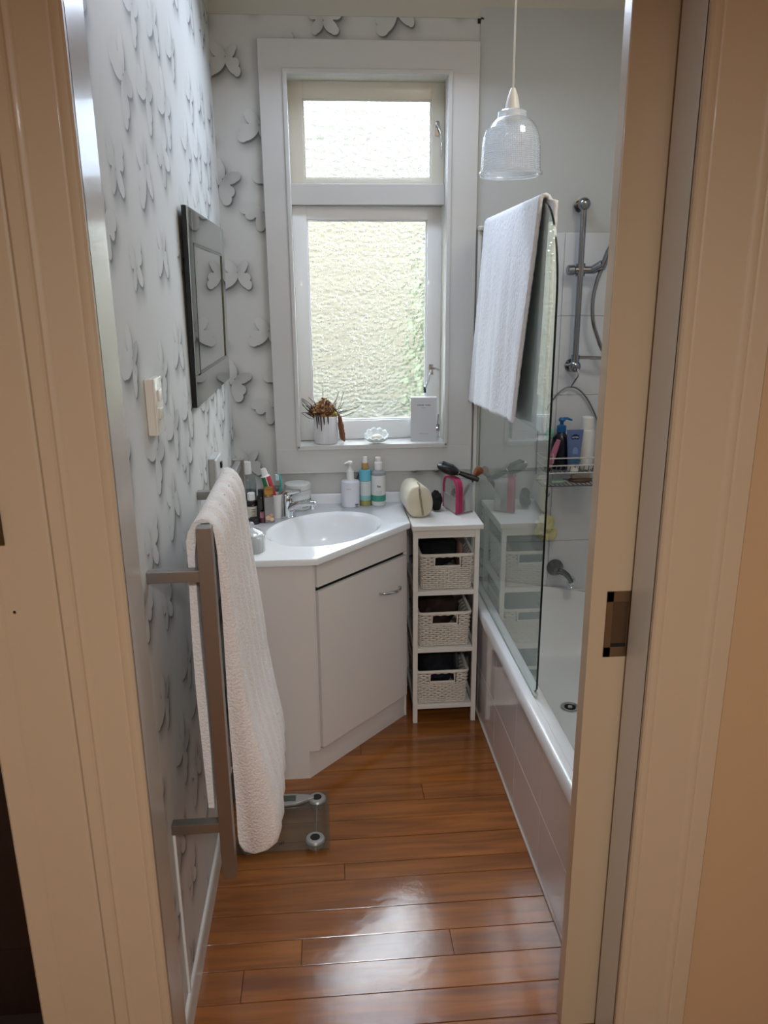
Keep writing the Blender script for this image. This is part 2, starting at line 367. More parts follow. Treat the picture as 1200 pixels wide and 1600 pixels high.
struct('baseboard_left', MB().extrude(sk, (X0, 1.362, 0), (1, 0, 0), (0, 0, 1), (0, 1.005, 0)), WHITE)
# door lining, architraves
struct('trim_4', MB().box(-.366, -.345, 1.252, 1.36, 0, 2.115, .002), mat('glossy_white_jamb', (186, 176, 164), .26, coat=.3, bump=.1, bump_scale=14))
struct('trim_5', MB().box(.585, .606, 1.252, 1.35, 0, 2.115, .002), mat('jamb_paint', (205, 200, 190), .3, coat=.2))
struct('trim_6', MB().box(-.345, .585, 1.252, 1.36, 2.112, 2.134, .002), mat('timber_head', (120, 84, 62), .5))
def arch(x_in, sgn, wid):
    prof = [(0, 0), (0, .012), (.004, .016), (.012, .017), (.018, .0145), (.022, .017), (wid*.62, .019), (wid*.66, .0225), (wid*.72, .0235), (wid*.76, .021), (wid*.79, .024), (wid-.004, .025), (wid, .021), (wid, 0)]
    return MB().extrude(prof, (x_in, 1.257, 0), (sgn, 0, 0), (0, -1, 0), (0, 0, 2.22))
struct('trim_7', arch(-.345, -1, .108), CREAM)
struct('trim_8', arch(.585, 1, .147), CREAM)
struct('trim_9', MB().box(-.3475, .5875, 1.232, 1.257, 2.124, 2.22, .004), CREAM)
sd = [(0, 0), (0, .018), (.006, .022), (.085, .022), (.09, .027), (.13, .029), (.134, .025), (.134, 0)]
st = structroot('door_frame_side', (-.4545, 1.257, 0))
obj('door_lining', MB().extrude(sd, (-.4545, 1.257, 0), (-1, 0, 0), (0, -1, 0), (0, 0, 2.22)), CREAM, st)
BRASS = mat('aged_brass', (96, 84, 60), .35, metal=.9)
obj('strike_plate', MB().box(-.57, -.5235, 1.2278, 1.2315, 1.262, 1.33, .0008, 1), BRASS, st)
obj('nail_hole', MB().lathe([(0, 0), (.0022, 0), (.0022, .001), (0, .001)], n=10).xf(Matrix.Translation((-.5235, 1.2285, 1.145))@Matrix.Rotation(PI/2, 4, 'X')), DARK, st)
DW = mat('unlit_room_and_stem_brown', (36, 20, 12), .5, noise_amt=.4, noise_scale=6, stretch=(10, 10, 1))
d2 = structroot('unlit_room_blank', (-.62, 1.5, 0))  # near-black sheet built like a door, standing in for the unlit next room
obj('door_leaf', MB().box(-1.55, -.60, 1.50, 1.54, 0, 2.05, .003), DW, d2)
for x0, x1 in ((-1.45, -1.12), (-1.03, -.70)):
    obj('panel', MB().box(x0, x1, 1.488, 1.502, .2, .95, .008), DW, d2)
    obj('panel', MB().box(x0, x1, 1.488, 1.502, 1.1, 1.9, .008), DW, d2)
struct('wall_hall_left', MB().box(-1.7, -1.6, -1.8, 1.6, 0, ZC), HALLW)
struct('wall_hall_end', MB().box(-1.7, -.588, 1.548, 1.62, 0, ZC), HALLW)
struct('wall_hall_right', MB().box(1.9, 2.0, -1.8, 1.36, 0, ZC), HALLW)
struct('wall_hall_rear', MB().box(-1.7, 2.0, -1.8, -1.7, 0, ZC), HALLW)
# sliding door, half drawn into its pocket
d1 = structroot('door_1', (.51, 1.36, 0))
obj('door_leaf', MB().box(.509, 1.27, 1.362, 1.398, -.0115, 2.125, .0025), mat('door_paint', (190, 168, 138), .36, coat=.1, bump=.05, bump_scale=20, noise_amt=.02, noise_scale=2), d1)
BRONZ = mat('brushed_bronze', (142, 118, 92), .34, metal=.85)
px0, px1, pz0, pz1, py = .541, .601, .946, 1.086, 1.3615
fp = obj('flush_pull', MB().box(px0, px0+.014, py-.0025, py+.001, pz0, pz1, .0008, 1).box(px1-.010, px1, py-.0025, py+.001, pz0, pz1, .0008, 1).box(px0, px1, py-.0025, py+.001, pz1-.022, pz1, .0008, 1).box(px0, px1, py-.0025, py+.001, pz0, pz0+.022, .0008, 1), BRONZ, d1)
obj('recess', MB().box(px0+.013, px1-.009, py-.0012, py-.0004, pz0+.021, pz1-.021), mat('bronze_recess', (104, 84, 64), .4, metal=.7), fp)
obj('recess_lip', MB().box(px1-.016, px1-.009, py-.0034, py-.001, pz0+.021, pz1-.021, .0006, 1), BRONZ, fp)
obj('recess_shadow_slot', MB().box(px0+.013, px1-.016, py-.0022, py-.001, pz0+.021, pz0+.029), DARK, fp)

# ------------------------------------------------------------------ window
win = structroot('window_1', (.19, YB, WZ0))
CAS = mat('window_paint', (204, 203, 199), .45)
CASY = mat('window_sash_paint', (222, 218, 204), .35, coat=.15)
SASHW = mat('casement_paint', (240, 242, 242), .35, coat=.15)
cy0, cy1 = YB-.022, YB+.001
obj('casing', MB().box(-.195, WX0+.004, cy0, cy1, .962, 2.50, .002), CAS, win)
obj('casing', MB().box(WX1-.004, .590, cy0, cy1, .958, 2.50, .002), CAS, win)
obj('casing', MB().box(-.195, .590, cy0-.001, cy1, WZ1-.004, 2.503, .002), CAS, win)
obj('casing', MB().box(-.195, .590, cy0-.001, cy1, .955, WZ0+.0, .002), CAS, win)
for (a, b, c, d) in ((WX0-.006, WX0+.010, WZ0, WZ1-.004), (WX1-.010, WX1+.006, WZ0, WZ1-.004), (WX0-.0072, WX1+.0072, WZ1-.0105, WZ1+.0072)):
    obj('bead', MB().box(a, b, cy0-.006, cy1+.012, c, d, .004), CAS, win)
# lining of the opening
obj('reveal', MB().box(WX0-.004, WX0+.006, YB, YB+.15, WZ0, WZ1), CASY, win)
obj('reveal', MB().box(WX1-.006, WX1+.004, YB, YB+.15, WZ0, WZ1), CASY, win)
obj('reveal', MB().box(WX0, WX1, YB, YB+.15, WZ1-.006, WZ1+.004), CASY, win)
obj('window_sill', MB().box(WX0-.004, WX1+.004, cy0-.006, YB+.20, WZ0-.006, WZ0+.014, .003), CAS, win)
SY = YB+.078     # room face of the sashes
obj('transom', MB().box(WX0+.006, WX1-.006, SY-.022, YB+.14, 1.972, 2.046, .003), CAS, win)
GL1 = glassy('hammered_glass', (.97, .985, 1, 1), haze=.012, rays=.70, rrough=.06, bumpnode=pebble_bump(34, 1, 1, .006, 'EDGE'))
GL2 = glassy('rippled_glass', (1, .985, .93, 1), haze=.012, rays=.70, rrough=.06, bumpnode=pebble_bump(62, 1.45, 1, .014, 'F1'))
def sash(x0, x1, z0, z1, gx0, gx1, gz0, gz1, y, m, gm, rot=None, piv=None):
    b = MB().box(x0, gx0, y, y+.04, z0, z1, .002).box(gx1, x1, y, y+.04, z0, z1, .002).box(gx0-.001, gx1+.001, y, y+.04, gz1, z1, .002).box(gx0-.001, gx1+.001, y, y+.04, z0, gz0, .002)
    for q in ((gx0-.001, gx0+.006, gz0, gz1), (gx1-.006, gx1+.001, gz0, gz1), (gx0, gx1, gz0-.001, gz0+.006), (gx0, gx1, gz1-.006, gz1+.001)):
        b.box(q[0], q[1], y+.008, y+.020, q[2], q[3], .002, 1)
    pn = MB().box(gx0-.002, gx1+.002, y+.022, y+.026, gz0-.002, gz1+.002)
    if rot:
        M_ = Matrix.Translation(piv)@Matrix.Rotation(rot, 4, 'Z')@Matrix.Translation(-Vector(piv)); b.xf(M_); pn.xf(M_)
    so_ = obj('sash', b, m, win); obj('pane', pn, gm, so_); return so_
s1 = sash(WX0+.0065, WX1-.0065, 2.047, WZ1-.010, -.047, .432, 2.067, 2.338, SY, CASY, GL1)
s2 = sash(WX0+.0065, WX1-.010, WZ0+.016, 1.971, -.047, .420, 1.148, 1.922, SY, SASHW, GL2, rot=math.radians(2.6), piv=(WX0+.0065, SY+.04, 0))
# window furniture
def latch(x, z, par):
    b = MB().box(x-.007, x+.007, SY-.004, SY, z-.03, z+.02, .001).lathe([(0, 0), (.008, 0), (.009, .006), (.005, .012), (0, .013)], (x, SY-.004, z+.008), 12)
    b.tube([(x, SY-.012, z+.006), (x+.012, SY-.022, z-.02), (x+.016, SY-.024, z-.06), (x+.016, SY-.02, z-.115)], [.005, .0045, .004, .0035], 8)
    return obj('window_latch', b, CHROME, par)
latch(.453, 2.245, s1)
b = MB().box(.428, .446, SY-.006, SY, 1.33, 1.372, .001).tube([(.437, SY-.008, 1.352), (.425, SY-.02, 1.315), (.408, SY-.026, 1.27)], .0042, 8).tube([(.437, SY-.009, 1.352), (.452, SY-.012, 1.356), (.47, SY-.004, 1.350)], .0045, 8)
obj('window_latch', b, CHROME, s2)
b = MB().tube([(.408, SY-.032, 1.262), (.408, SY-.022, 1.282)], .006, 8)
obj('latch_grip', b, BLACKP, s2)
b = MB().box(.455, .475, SY-.006, SY+.004, 1.10, 1.128, .001).tube([(.465, SY-.006, 1.115), (.45, SY-.012, 1.105), (.37, SY-.014, 1.10)], .003, 6).tube([(.465, SY-.004, 1.118), (.468, SY-.006, 1.17)], .003, 6)
obj('window_stay', b, CHROME, win)

# ------------------------------------------------------------------ outside
struct('ground', MB().box(-9, 9, 3.25, 14, -.7, -.6), mat('dark_paving', (26, 25, 21), .9))
nb = thing('added_house_wall', (0, 6.6, -.6), 'dark weatherboard house wall added outside to dim the window glass', 'house')  # unseen wall, added to block low sky and keep the panes from clipping
HW = mat('dark_weatherboard', (51, 46, 33), .85)
for k in range(21):
    obj('weatherboard', MB().extrude([(0, 0), (.02, 0), (.006, .2), (0, .2)], (-7, 6.6, -.6+k*.19), (0, -1, 0), (0, 0, 1), (8.2, 0, 0)), HW, nb)
obj('wall', MB().box(-7, 1.2, 6.6, 6.8, -.6, 3.35), HW, nb)
def leaves(n, c, r, seed):
    rn = random.Random(seed); b = MB()
    for k in range(n):
        p = Vector((rn.gauss(0, 1), rn.gauss(0, 1), rn.gauss(0, 1))).normalized()*rn.uniform(.75, 1)
        p = Vector((c[0]+p.x*r[0], c[1]+p.y*r[1], c[2]+p.z*r[2])); d = Vector((rn.uniform(-1, 1), rn.uniform(-1, 1), rn.uniform(-1, 1))).normalized()*.06; e = d.orthogonal().normalized()*.028
        q = [b.bm.verts.new(t) for t in (p-d, p+e, p+d, p-e)]; b.bm.faces.new(q)
    return b
LEAF = mat('hedge_leaf', (44, 62, 18), .5, noise_amt=.5, noise_scale=5)
bh = thing('added_hedge', (-.6, 5.1, -.6), 'low dark hedge added outside to give the rippled glass contrast', 'hedge')  # unseen hedge, added so downward refracted rays meet something dark
hbm = MB()
rnh = random.Random(4)
for k in range(3400):
    q = Vector((rnh.uniform(-3.2, .7), 5.1+rnh.uniform(-.26, .26), -.6+1.42*rnh.random()**.5)); d_ = Vector((rnh.uniform(-1, 1), rnh.uniform(-1, 1), rnh.uniform(-1, 1))).normalized()*.05; e_ = d_.orthogonal().normalized()*.025
    hbm.bm.faces.new([hbm.bm.verts.new(t_) for t_ in (q-d_, q+e_, q+d_, q-e_)])
DKL = mat('dark_hedge_leaf', (22, 26, 15), .7, noise_amt=.4, noise_scale=5)
lf = obj('foliage', hbm, DKL, bh, recalc=False); lf['kind'] = 'stuff'
obj('core', MB().box(-3.2, .7, 4.88, 5.32, -.6, .74, .05), DKL, bh)
hg = thing('garden_shrub', (1.15, 4.6, -.6), 'green garden shrub outside, at the right edge of the window glass', 'shrub')
lf = obj('foliage', leaves(2600, (1.15, 4.6, 1.1), (.55, .6, 1.6), 5), LEAF, hg, recalc=False); lf['kind'] = 'stuff'
lf = obj('core', MB().sph((1.15, 4.6, 1.0), (.45, .5, 1.5)), mat('shrub_core', (22, 32, 12), .9), hg)
obj('stem', MB().tube([(1.15, 4.6, -.6), (1.16, 4.6, .2)], .05), DW, hg)

# ------------------------------------------------------------------ vanity
vu = thing('vanity_cabinet', (-.1, 2.75, 0), 'white laminate corner vanity cabinet with an angled door, below the basin', 'cabinet')
CT = .80
obj('body', MB().prism([(X0+.001, 2.39), (-.058, 2.39), (-.05, 2.40), (.283, 2.747), (.283, YB-.001), (X0+.001, YB-.001)], .1, .665), mat('carcass', (120, 116, 110), .6), vu)
obj('side_panel', MB().prism([(X0+.012, 2.372), (-.054, 2.372), (-.054, 2.388), (X0+.012, 2.388)], .108, CT-.001, .001).prism([(X0+.012, 2.3722), (-.087, 2.3722), (-.087, 2.388), (X0+.012, 2.388)], .0, .110), LAM, vu)
obj('corner_post', MB().prism([(-.0535, 2.374), (-.046, 2.381), (-.052, 2.400), (-.062, 2.389)], .108, CT-.001, .001), LAM, vu)
d = Vector((.336, .350, 0)).normalized(); nrm = Vector((d.y, -d.x, 0)); A = Vector((-.0395, 2.386, 0)); Ld = .483
def slab(a, t0, t1, out0, out1, z0, z1, bev=.0015):
    q = [a+d*t0+nrm*out0, a+d*t0+nrm*out1, a+d*t1+nrm*out1, a+d*t1+nrm*out0]
    return MB().prism([(p.x, p.y) for p in q], z0, z1, bev)
obj('top_rail', slab(A, .004, Ld-.004, -.034, -.0165, .66, CT-.001, 0).prism([(X0+.012, 2.389), (-.06, 2.389), (-.06, 2.40), (X0+.012, 2.40)], .66, CT-.001), LAM, vu)
obj('drawer_front', slab(A, 0, Ld, -.016, 0, .714, CT-.002), LAM, vu)
dr = obj('door', slab(A, .004, Ld, -.016, 0, .108, .698), LAM, vu)
obj('finger_gap', slab(A, .001, Ld-.004, -.024, -.0145, .696, .716, 0), DARK, vu)
t0, t1 = .318, .438
P = lambda t, o, z: A+d*t+nrm*o+Vector((0, 0, z))
hb = [P(t0+(t1-t0)*k/12, .004+.024*math.sin(PI*k/12)**.7, .588+.004*math.cos(PI*k/12)) for k in range(13)]
obj('handle', MB().tube(hb, [.0038+.0016*math.sin(PI*k/12) for k in range(13)], 10).tube([P(t0+.003, -.001, .592), P(t0+.003, .01, .592)], .0045, 10).tube([P(t1-.003, -.001, .584), P(t1-.003, .01, .584)], .0045, 10), CHROME, dr)
obj('toe_kick', MB().prism([(-.088, 2.3725), (.287, 2.760), (.275, 2.772), (-.100, 2.388)], 0, .109), LAM, vu)
obj('end_panel', MB().box(.2805, .2965, 2.762, YB-.002, 0, .11).box(.2805, .2965, 2.745, YB-.002, .108, CT-.001), LAM, vu)

vt = thing('basin_benchtop', (-.01, 2.69, CT), 'white moulded corner benchtop with an oval basin', 'basin')
def make_top():
    b = MB(); out = [(X0+.001, 2.362), (-.036, 2.362), (.309, 2.738), (.309, YB-.001), (X0+.001, YB-.001)]
    c = Vector((-.01, 2.69)); a_, b_ = .236, .184; ph = math.radians(46)
    angs = sorted(set([round(2*PI*k/96, 5) for k in range(96)]+[round(math.atan2(y-c.y, x-c.x) % (2*PI), 5) for x, y in out]))
    def outer(t, inset=0):
        dx, dy = math.cos(t), math.sin(t); best = 9
        for (x1, y1), (x2, y2) in zip(out, out[1:]+out[:1]):
            ex, ey = x2-x1, y2-y1; den = dx*ey-dy*ex
            if abs(den) < 1e-9: continue
            s_ = ((x1-c.x)*ey-(y1-c.y)*ex)/den; u_ = ((x1-c.x)*dy-(y1-c.y)*dx)/den
            if s_ > 0 and -1e-6 <= u_ <= 1+1e-6: best = min(best, s_)
        best -= inset; return c.x+dx*best, c.y+dy*best
    def ell(t, k=1, dxy=(0, 0)):
        u = t-ph; r = k/math.sqrt((math.cos(u)/a_)**2+(math.sin(u)/b_)**2); return c.x+dxy[0]+r*math.cos(t), c.y+dxy[1]+r*math.sin(t)
    rings = [[(*outer(t, .01), CT) for t in angs], [(*outer(t), CT+.002) for t in angs], [(*outer(t), CT+.018) for t in angs], [(*outer(t, .0025), CT+.0232) for t in angs], [(*outer(t, .007), CT+.025) for t in angs],
             [(*ell(t, 1.06), CT+.0255) for t in angs], [(*ell(t, 1.035), CT+.028) for t in angs], [(*ell(t, 1.0), CT+.0285) for t in angs], [(*ell(t, .97), CT+.022) for t in angs]]
    for k, dz in ((.93, -.005), (.88, -.035), (.8, -.075), (.66, -.11), (.45, -.13), (.2, -.138), (.09, -.14)):
        rings.append([(*ell(t, k), CT+.02+dz) for t in angs])
    R = [[b.bm.verts.new(p) for p in r] for r in rings]; n = len(angs)
    for A_, B_ in zip(R, R[1:]):
        for k in range(n): b.bm.faces.new((A_[k], A_[(k+1) % n], B_[(k+1) % n], B_[k]))
    b.bm.faces.new(R[-1]); return b
obj('benchtop', make_top(), ACRY, vt)
obj('upstand', MB().box(X0+.012, .309, YB-.016, YB-.001, CT+.024, .866, .003).box(X0+.001, X0+.014, 2.37, YB-.002, CT+.024, .866, .003), ACRY, vt)
obj('drain', MB().lathe([(0, .0), (.021, 0), (.023, .003), (.012, .004), (0, .001)], (-.01, 2.69, CT-.1195), 24), CHROME, vt)

# mixer tap: body, lever on top, spout toward the bowl
tp = thing('basin_mixer_tap', (-.15, 2.852, .826), 'chrome single lever mixer tap at the back left of the basin', 'tap')
tx, ty, tz = -.15, 2.852, .826
sdv = Vector((.86, -.5, 0)).normalized()
obj('body', MB().lathe([(0, 0), (.026, 0), (.0265, .005), (.0225, .008), (.021, .05), (.0225, .066), (.0205, .078), (.012, .086), (0, .088)], (tx, ty, tz), 28), CHROME, tp)
sp = [Vector((tx, ty, tz+.042))+sdv*s_+Vector((0, 0, h)) for s_, h in ((.005, -.006), (.03, .006), (.06, .017), (.09, .024), (.112, .026), (.124, .022))]
obj('spout', MB().tube(sp, [.019, .0165, .014, .0125, .0125, .011], 14).lathe([(0, 0), (.0105, 0), (.0105, .016), (0, .016)], tuple(sp[4]+Vector((0, 0, -.022))), 14), CHROME, tp)
lv = [Vector((tx, ty, tz+.08))+sdv*s_+Vector((0, 0, h)) for s_, h in ((-.026, .006), (-.01, .014), (.01, .019), (.035, .024), (.058, .030))]
obj('lever', MB().tube(lv, [.012, .017, .0155, .010, .007], 12).sph((tx, ty, tz+.083), (.022, .022, .014)), CHROME, tp)

# ------------------------------------------------------------------ storage tower with baskets
tw = thing('storage_shelf', (.44, 2.86, 0), 'narrow white wooden shelf tower between vanity and bath', 'shelf')
SHW = mat('white_painted_wood', (228, 224, 218), .45, bump=.06, bump_scale=25, stretch=(4, 4, .6))
sx0, sx1, sy0, sy1 = .316, .566, 2.697, 3.02
obj('top_board', MB().box(.311, .577, 2.683, 3.03, .806, .824, .0015), SHW, tw)
for x in (sx0, sx1-.018):
    for y in (sy0, sy1-.018):
        obj('leg', MB().box(x, x+.018, y, y+.018, 0, .8065, .001), SHW, tw)
obj('apron', MB().box(sx0+.0175, sx1-.0175, sy0+.002, sy0+.014, .772, .8065, .001), SHW, tw)
for zt in (.560, .322, .078):
    obj('shelf_board', MB().box(sx0+.0175, sx1-.0175, sy0+.001, sy1-.001, zt-.017, zt, .001), SHW, tw)
    for x in (sx0+.003, sx1-.015):
        obj('side_rail', MB().box(x, x+.012, sy0+.0175, sy1-.0175, zt-.017, zt+.012, .001), SHW, tw)
for x in (sx0+.003, sx1-.015):
    obj('side_rail', MB().box(x, x+.012, sy0+.0175, sy1-.0175, .775, .8065, .001), SHW, tw)

WICK = mat('white_wicker', (222, 214, 204), .6, noise_amt=.12, noise_scale=60)
def make_basket():
    """origin at centre of base; front toward -y. rows of rope woven in and out of upright stakes"""
    w_, dp, h = .102, .14, .142
    t = thing('wicker_basket', (0, 0, 0), None, 'basket', 'white wicker baskets in the shelf tower')
    def loop(z, npt=4):
        k = z/h; a, c = w_-.008+.008*k, dp-.008+.008*k; r = .018; pts = []
        for cx, cy, a0 in ((a-r, c-r, 0), (-a+r, c-r, PI/2), (-a+r, -c+r, PI), (a-r, -c+r, 1.5*PI)):
            for q in range(npt): 
                an = a0+PI/2*q/(npt-1); pts.append(Vector((cx+r*math.cos(an), cy+r*math.sin(an), z)))
        return pts
    def resample(pts, step):
        out_, P_ = [], pts+[pts[0]]; tot = sum((P_[i+1]-P_[i]).length for i in range(len(pts))); n = int(round(tot/step/4))*4; st_ = tot/n; acc = 0; i = 0; pos = 0
        seg = [(P_[i+1]-P_[i]).length for i in range(len(pts))]; cum = [0]
        for s_ in seg: cum.append(cum[-1]+s_)
        for k in range(n):
            x = k*st_
            while cum[i+1] < x: i += 1
            out_.append(P_[i].lerp(P_[i+1], (x-cum[i])/seg[i]))
        return out_, n
    weave = MB(); rows_ = 17
    hx, hz0, hz1 = .049, .094, .130
    for rI in range(rows_):
        z = .006+rI*(h-.014)/(rows_-1)
        pts, n = resample(loop(z), .0072); P2 = []
        for k, p in enumerate(pts):
            o = Vector((p.x, p.y, 0)); ax = Vector((1 if abs(abs(p.x)-w_) < .012 else 0, 1 if abs(abs(p.y)-dp) < .012 else 0, 0)); nn = Vector((math.copysign(ax.x, p.x), math.copysign(ax.y, p.y), 0))
            if nn.length: nn.normalize()
            P2.append(p+nn*.0022*math.sin(PI/2*k+PI*(rI % 2))*1.3)
        if hz0-.003 < z < hz1+.003:     # cut for the handle hole in front (and behind)
            runs, cur = [], []
            order = sorted(range(n), key=lambda k: 0)
            inside = lambda p: abs(p.x) < hx+.003 and abs(p.y) > dp*.8
            st_ = next(k for k in range(n) if inside(P2[k]) and not inside(P2[(k+1) % n]))
            for q in range(1, n+1):
                p = P2[(st_+q) % n]
                if inside(p):
                    if len(cur) > 1: runs.append(cur)
                    cur = []
                else: cur.append(p)
            if len(cur) > 1: runs.append(cur)
            for r_ in runs: weave.tube(r_, .0035, 5)
        else: weave.tube(P2, .0035, 5, closed=True)
    wv = obj('woven_sides', weave, WICK, t, ang=80); wv['kind'] = 'stuff'
    stk = MB(); pts, n = resample(loop(h*.5), .0072*2)
    for p in pts[::1]:
        if abs(p.x) < hx+.004 and abs(p.y) > dp*.8: tops = hz0-.002
        else: tops = h-.005
        stk.tube([(p.x*.985, p.y*.985, .002), (p.x*1.01, p.y*1.01, tops)], .0022, 4)
    sk_ = obj('stakes', stk, WICK, t); sk_['kind'] = 'stuff'
    obj('rim', MB().tube([p*1.0 for p in loop(h-.003, 5)], .0066, 8, closed=True), WICK, t)
    for sg in (-1, 1):
        y = sg*(dp-.003); r_ = MB().tube([(-hx, y, hz1+.006), (-hx, y, hz0), (hx, y, hz0), (hx, y, hz1+.006)], .0048, 7)
        obj('handle_opening', r_, WICK, t)
    obj('base', MB().box(-w_+.012, w_-.012, -dp+.012, dp-.012, .001, .005), WICK, t)
    return t
bk = make_basket()
BL = ['white wicker basket heaped with black cloth, on the top shelf', 'white wicker basket holding brown items, on the middle shelf', 'white wicker basket with dark contents, on the bottom shelf']
bpos = [(.447, 2.848, .5605), (.440, 2.852, .3225), (.433, 2.845, .0785)]
for i, p in enumerate(bpos):
    o = bk if i == 0 else copy_tree(bk); o.location = p; o['label'] = BL[i]
def lump(c, r, seed, amp=.25, fq=9, flat=None):
    b = MB()
    def fn(p):
        q = Vector(p); k = 1+amp*noise.noise(q*fq+Vector((seed*7.1, seed*3.3, 0)))+amp*.5*noise.noise(q*fq*2.7+Vector((seed, 0, 0)))
        q = q*k
        if flat is not None: q.z = max(q.z, flat)
        return q
    return b.sph(c, r, 36, 22, fn)
CLB = mat('black_cloth', (22, 22, 26), .9, bump=.4, bump_scale=220, noise_amt=.2); CLBR = mat('brown_hide', (48, 30, 22), .7, noise_amt=.4, noise_scale=30); CLN = mat('navy_cloth', (20, 24, 32), .9, noise_amt=.3); CLP = mat('dusty_pink_cloth', (150, 112, 104), .9)
for nm, c, r, sd_, m_, lb in (('folded_cloth', (.432, 2.86, .672), (.078, .115, .060), 1, CLB, 'black crumpled cloth heaped in the top basket'),
                          ('folded_cloth', (.513, 2.86, .655), (.016, .1, .055), 2, CLP, 'dusty pink cloth tucked at the right side of the top basket'),
                          ('leather_pouch', (.437, 2.87, .425), (.082, .11, .068), 3, CLBR, 'dark brown leather pouch in the middle basket'),
                          ('folded_cloth', (.428, 2.86, .190), (.08, .115, .082), 4, CLN, 'very dark navy cloth filling the bottom basket'),
                          ('plastic_pouch', (.502, 2.86, .195), (.014, .09, .075), 6, mat('dull_grey_plastic', (74, 80, 82), .4), 'grey plastic pouch at the right side of the bottom basket')):
    o = obj(nm, lump(c, r, sd_, .22, 16), m_, base=(c[0], c[1], c[2]-r[2])); tag(o, lb, 'cloth' if 'cloth' in nm else 'pouch')

# ------------------------------------------------------------------ bath, panel, screen
bt = thing('bathtub', (.93, 2.26, 0), 'white bathtub set along the right wall behind the tiled panel', 'bathtub')
def make_tub():
    b = MB(); x0, x1, y0, y1 = .576, X1-.002, YF+.002, YB-.018
    def rr(x0, x1, y0, y1, r, n=8):
        pts = []
        for cx, cy, a0 in ((x1-r, y1-r, 0), (x0+r, y1-r, PI/2), (x0+r, y0+r, PI), (x1-r, y0+r, 1.5*PI)):
            for q in range(n+1): an = a0+PI/2*q/n; pts.append((cx+r*math.cos(an), cy+r*math.sin(an)))
        return pts
    def zr(x): t = min(max((x-.60)/.09, 0), 1); return .476-.088*t*t*(3-2*t)
    L_ = []
    L_.append([(x, y, zr(x)-.045) for x, y in rr(x0, x1, y0, y1, .004)])
    L_.append([(x, y, zr(x)-.006) for x, y in rr(x0, x1, y0, y1, .004)])
    L_.append([(x, y, zr(x)) for x, y in rr(x0+.006, x1-.004, y0+.004, y1-.004, .006)])
    L_.append([(x, y, zr(x)) for x, y in rr(x0+.028, x1-.012, y0+.012, y1-.003, .012)])
    L_.append([(x, y, zr(x)-.005) for x, y in rr(x0+.033, x1-.016, y0+.016, y1-.003, .015)])
    L_.append([(x, y, zr(.58)-.005 if x < .7 else zr(x)-.006) for x, y in rr(x0+.060, x1-.03, y0+.05, y1-.006, .05)])
    L_.append([(x, y, zr(.58)-.02 if x < .7 else zr(x)-.02) for x, y in rr(x0+.074, x1-.045, y0+.07, y1-.012, .09)])
    L_.append([(x, y, .30) for x, y in rr(x0+.092, x1-.07, y0+.12, y1-.05, .12)])
    L_.append([(x, y, .17) for x, y in rr(x0+.115, x1-.10, y0+.2, y1-.12, .14)])
    L_.append([(x, y, .125) for x, y in rr(x0+.15, x1-.14, y0+.27, y1-.2, .12)])
    L_.append([(x, y, .118) for x, y in rr(x0+.2, x1-.2, y0+.35, y1-.28, .09)])
    R = [[b.bm.verts.new(p) for p in r] for r in L_]; n = len(R[0])
    for A_, B_ in zip(R, R[1:]):
        for k in range(n): b.bm.faces.new((A_[k], A_[(k+1) % n], B_[(k+1) % n], B_[k]))
    b.bm.faces.new(R[-1]); return b
obj('tub_shell', make_tub(), ACRY, bt, ang=50)
obj('drain', MB().lathe([(0, 0), (.034, 0), (.036, .004), (.028, .005), (.022, .002), (.010, .002), (.008, .006), (0, .006)], (.905, 2.56, .1185), 28), CHROME, bt)
obj('drain_hole', MB().lathe([(.0105, 0), (.0215, 0), (.0215, .001), (.0105, .001)], (.905, 2.56, .1206), 24), DARK, bt)
pn = thing('tiled_bath_front', (.60, 2.26, 0), 'low front of the bath faced with large white glazed tiles', 'bath')
obj('backing', MB().box(.592, .612, YF+.004, YB-.02, 0, .45), GROUT, pn)
yj = [YF+.004, 1.555, 1.855, 2.155, 2.455, 2.755, YB-.02]; zj = [0.004, .208, .436]
for a, c in zip(yj, yj[1:]):
    for e, f in zip(zj, zj[1:]):
        obj('tile', MB().box(.587, .595, a+.0009, c-.0009, e+.0009, f-.0009, .001, 1), TILE, pn)
obj('quadrant_bead', MB().tube([(.586, YF+.01, .003), (.586, YB-.03, .003)], .0045, 8), mat('sealant', (196, 188, 178), .6), pn)

scr = thing('bath_screen', (.611, 2.53, .477), 'frameless glass bath screen with a rounded top corner, standing on the bath edge', 'shower screen')
GSC = glassy('screen_glass', (.91, .965, .955, 1), refl=1.75, ior=1.5, haze=.03, hazecol=(.6, .7, .7, 1))
GEDGE = mat('dark_glass_edge', (18, 34, 32), .15)
def make_glass():
    y0, y1, z0, z1, r = 2.028, 3.018, .484, 1.884, .17
    pts = [(y1, z0), (y1, z1)]+[(y0+r-r*math.sin(t)*1.0, z1-r*1.5+r*1.5*math.cos(t)) for t in [PI/2*k/14 for k in range(15)]]+[(y0, z0+.02), (y0+.02, z0)]
    b = MB(); n = len(pts)
    a = [b.bm.verts.new((.608, p[0], p[1])) for p in pts]; c = [b.bm.verts.new((.614, p[0], p[1])) for p in pts]
    b.bm.faces.new(a); b.bm.faces.new(c[::-1])
    for i in range(n):
        f = b.bm.faces.new((a[i], a[(i+1) % n], c[(i+1) % n], c[i])); f.material_index = 1
    return b
obj('glass_panel', make_glass(), [GSC, GEDGE], scr, ang=20)
obj('wall_profile', MB().lathe([(0, 0), (.0105, 0), (.0105, 1.395), (0, 1.395)], (.607, YB-.022, .478), 16).box(.612, .630, YB-.030, YB-.0165, .478, 1.872, .003), mat('white_enamel', (214, 212, 204), .3), scr)
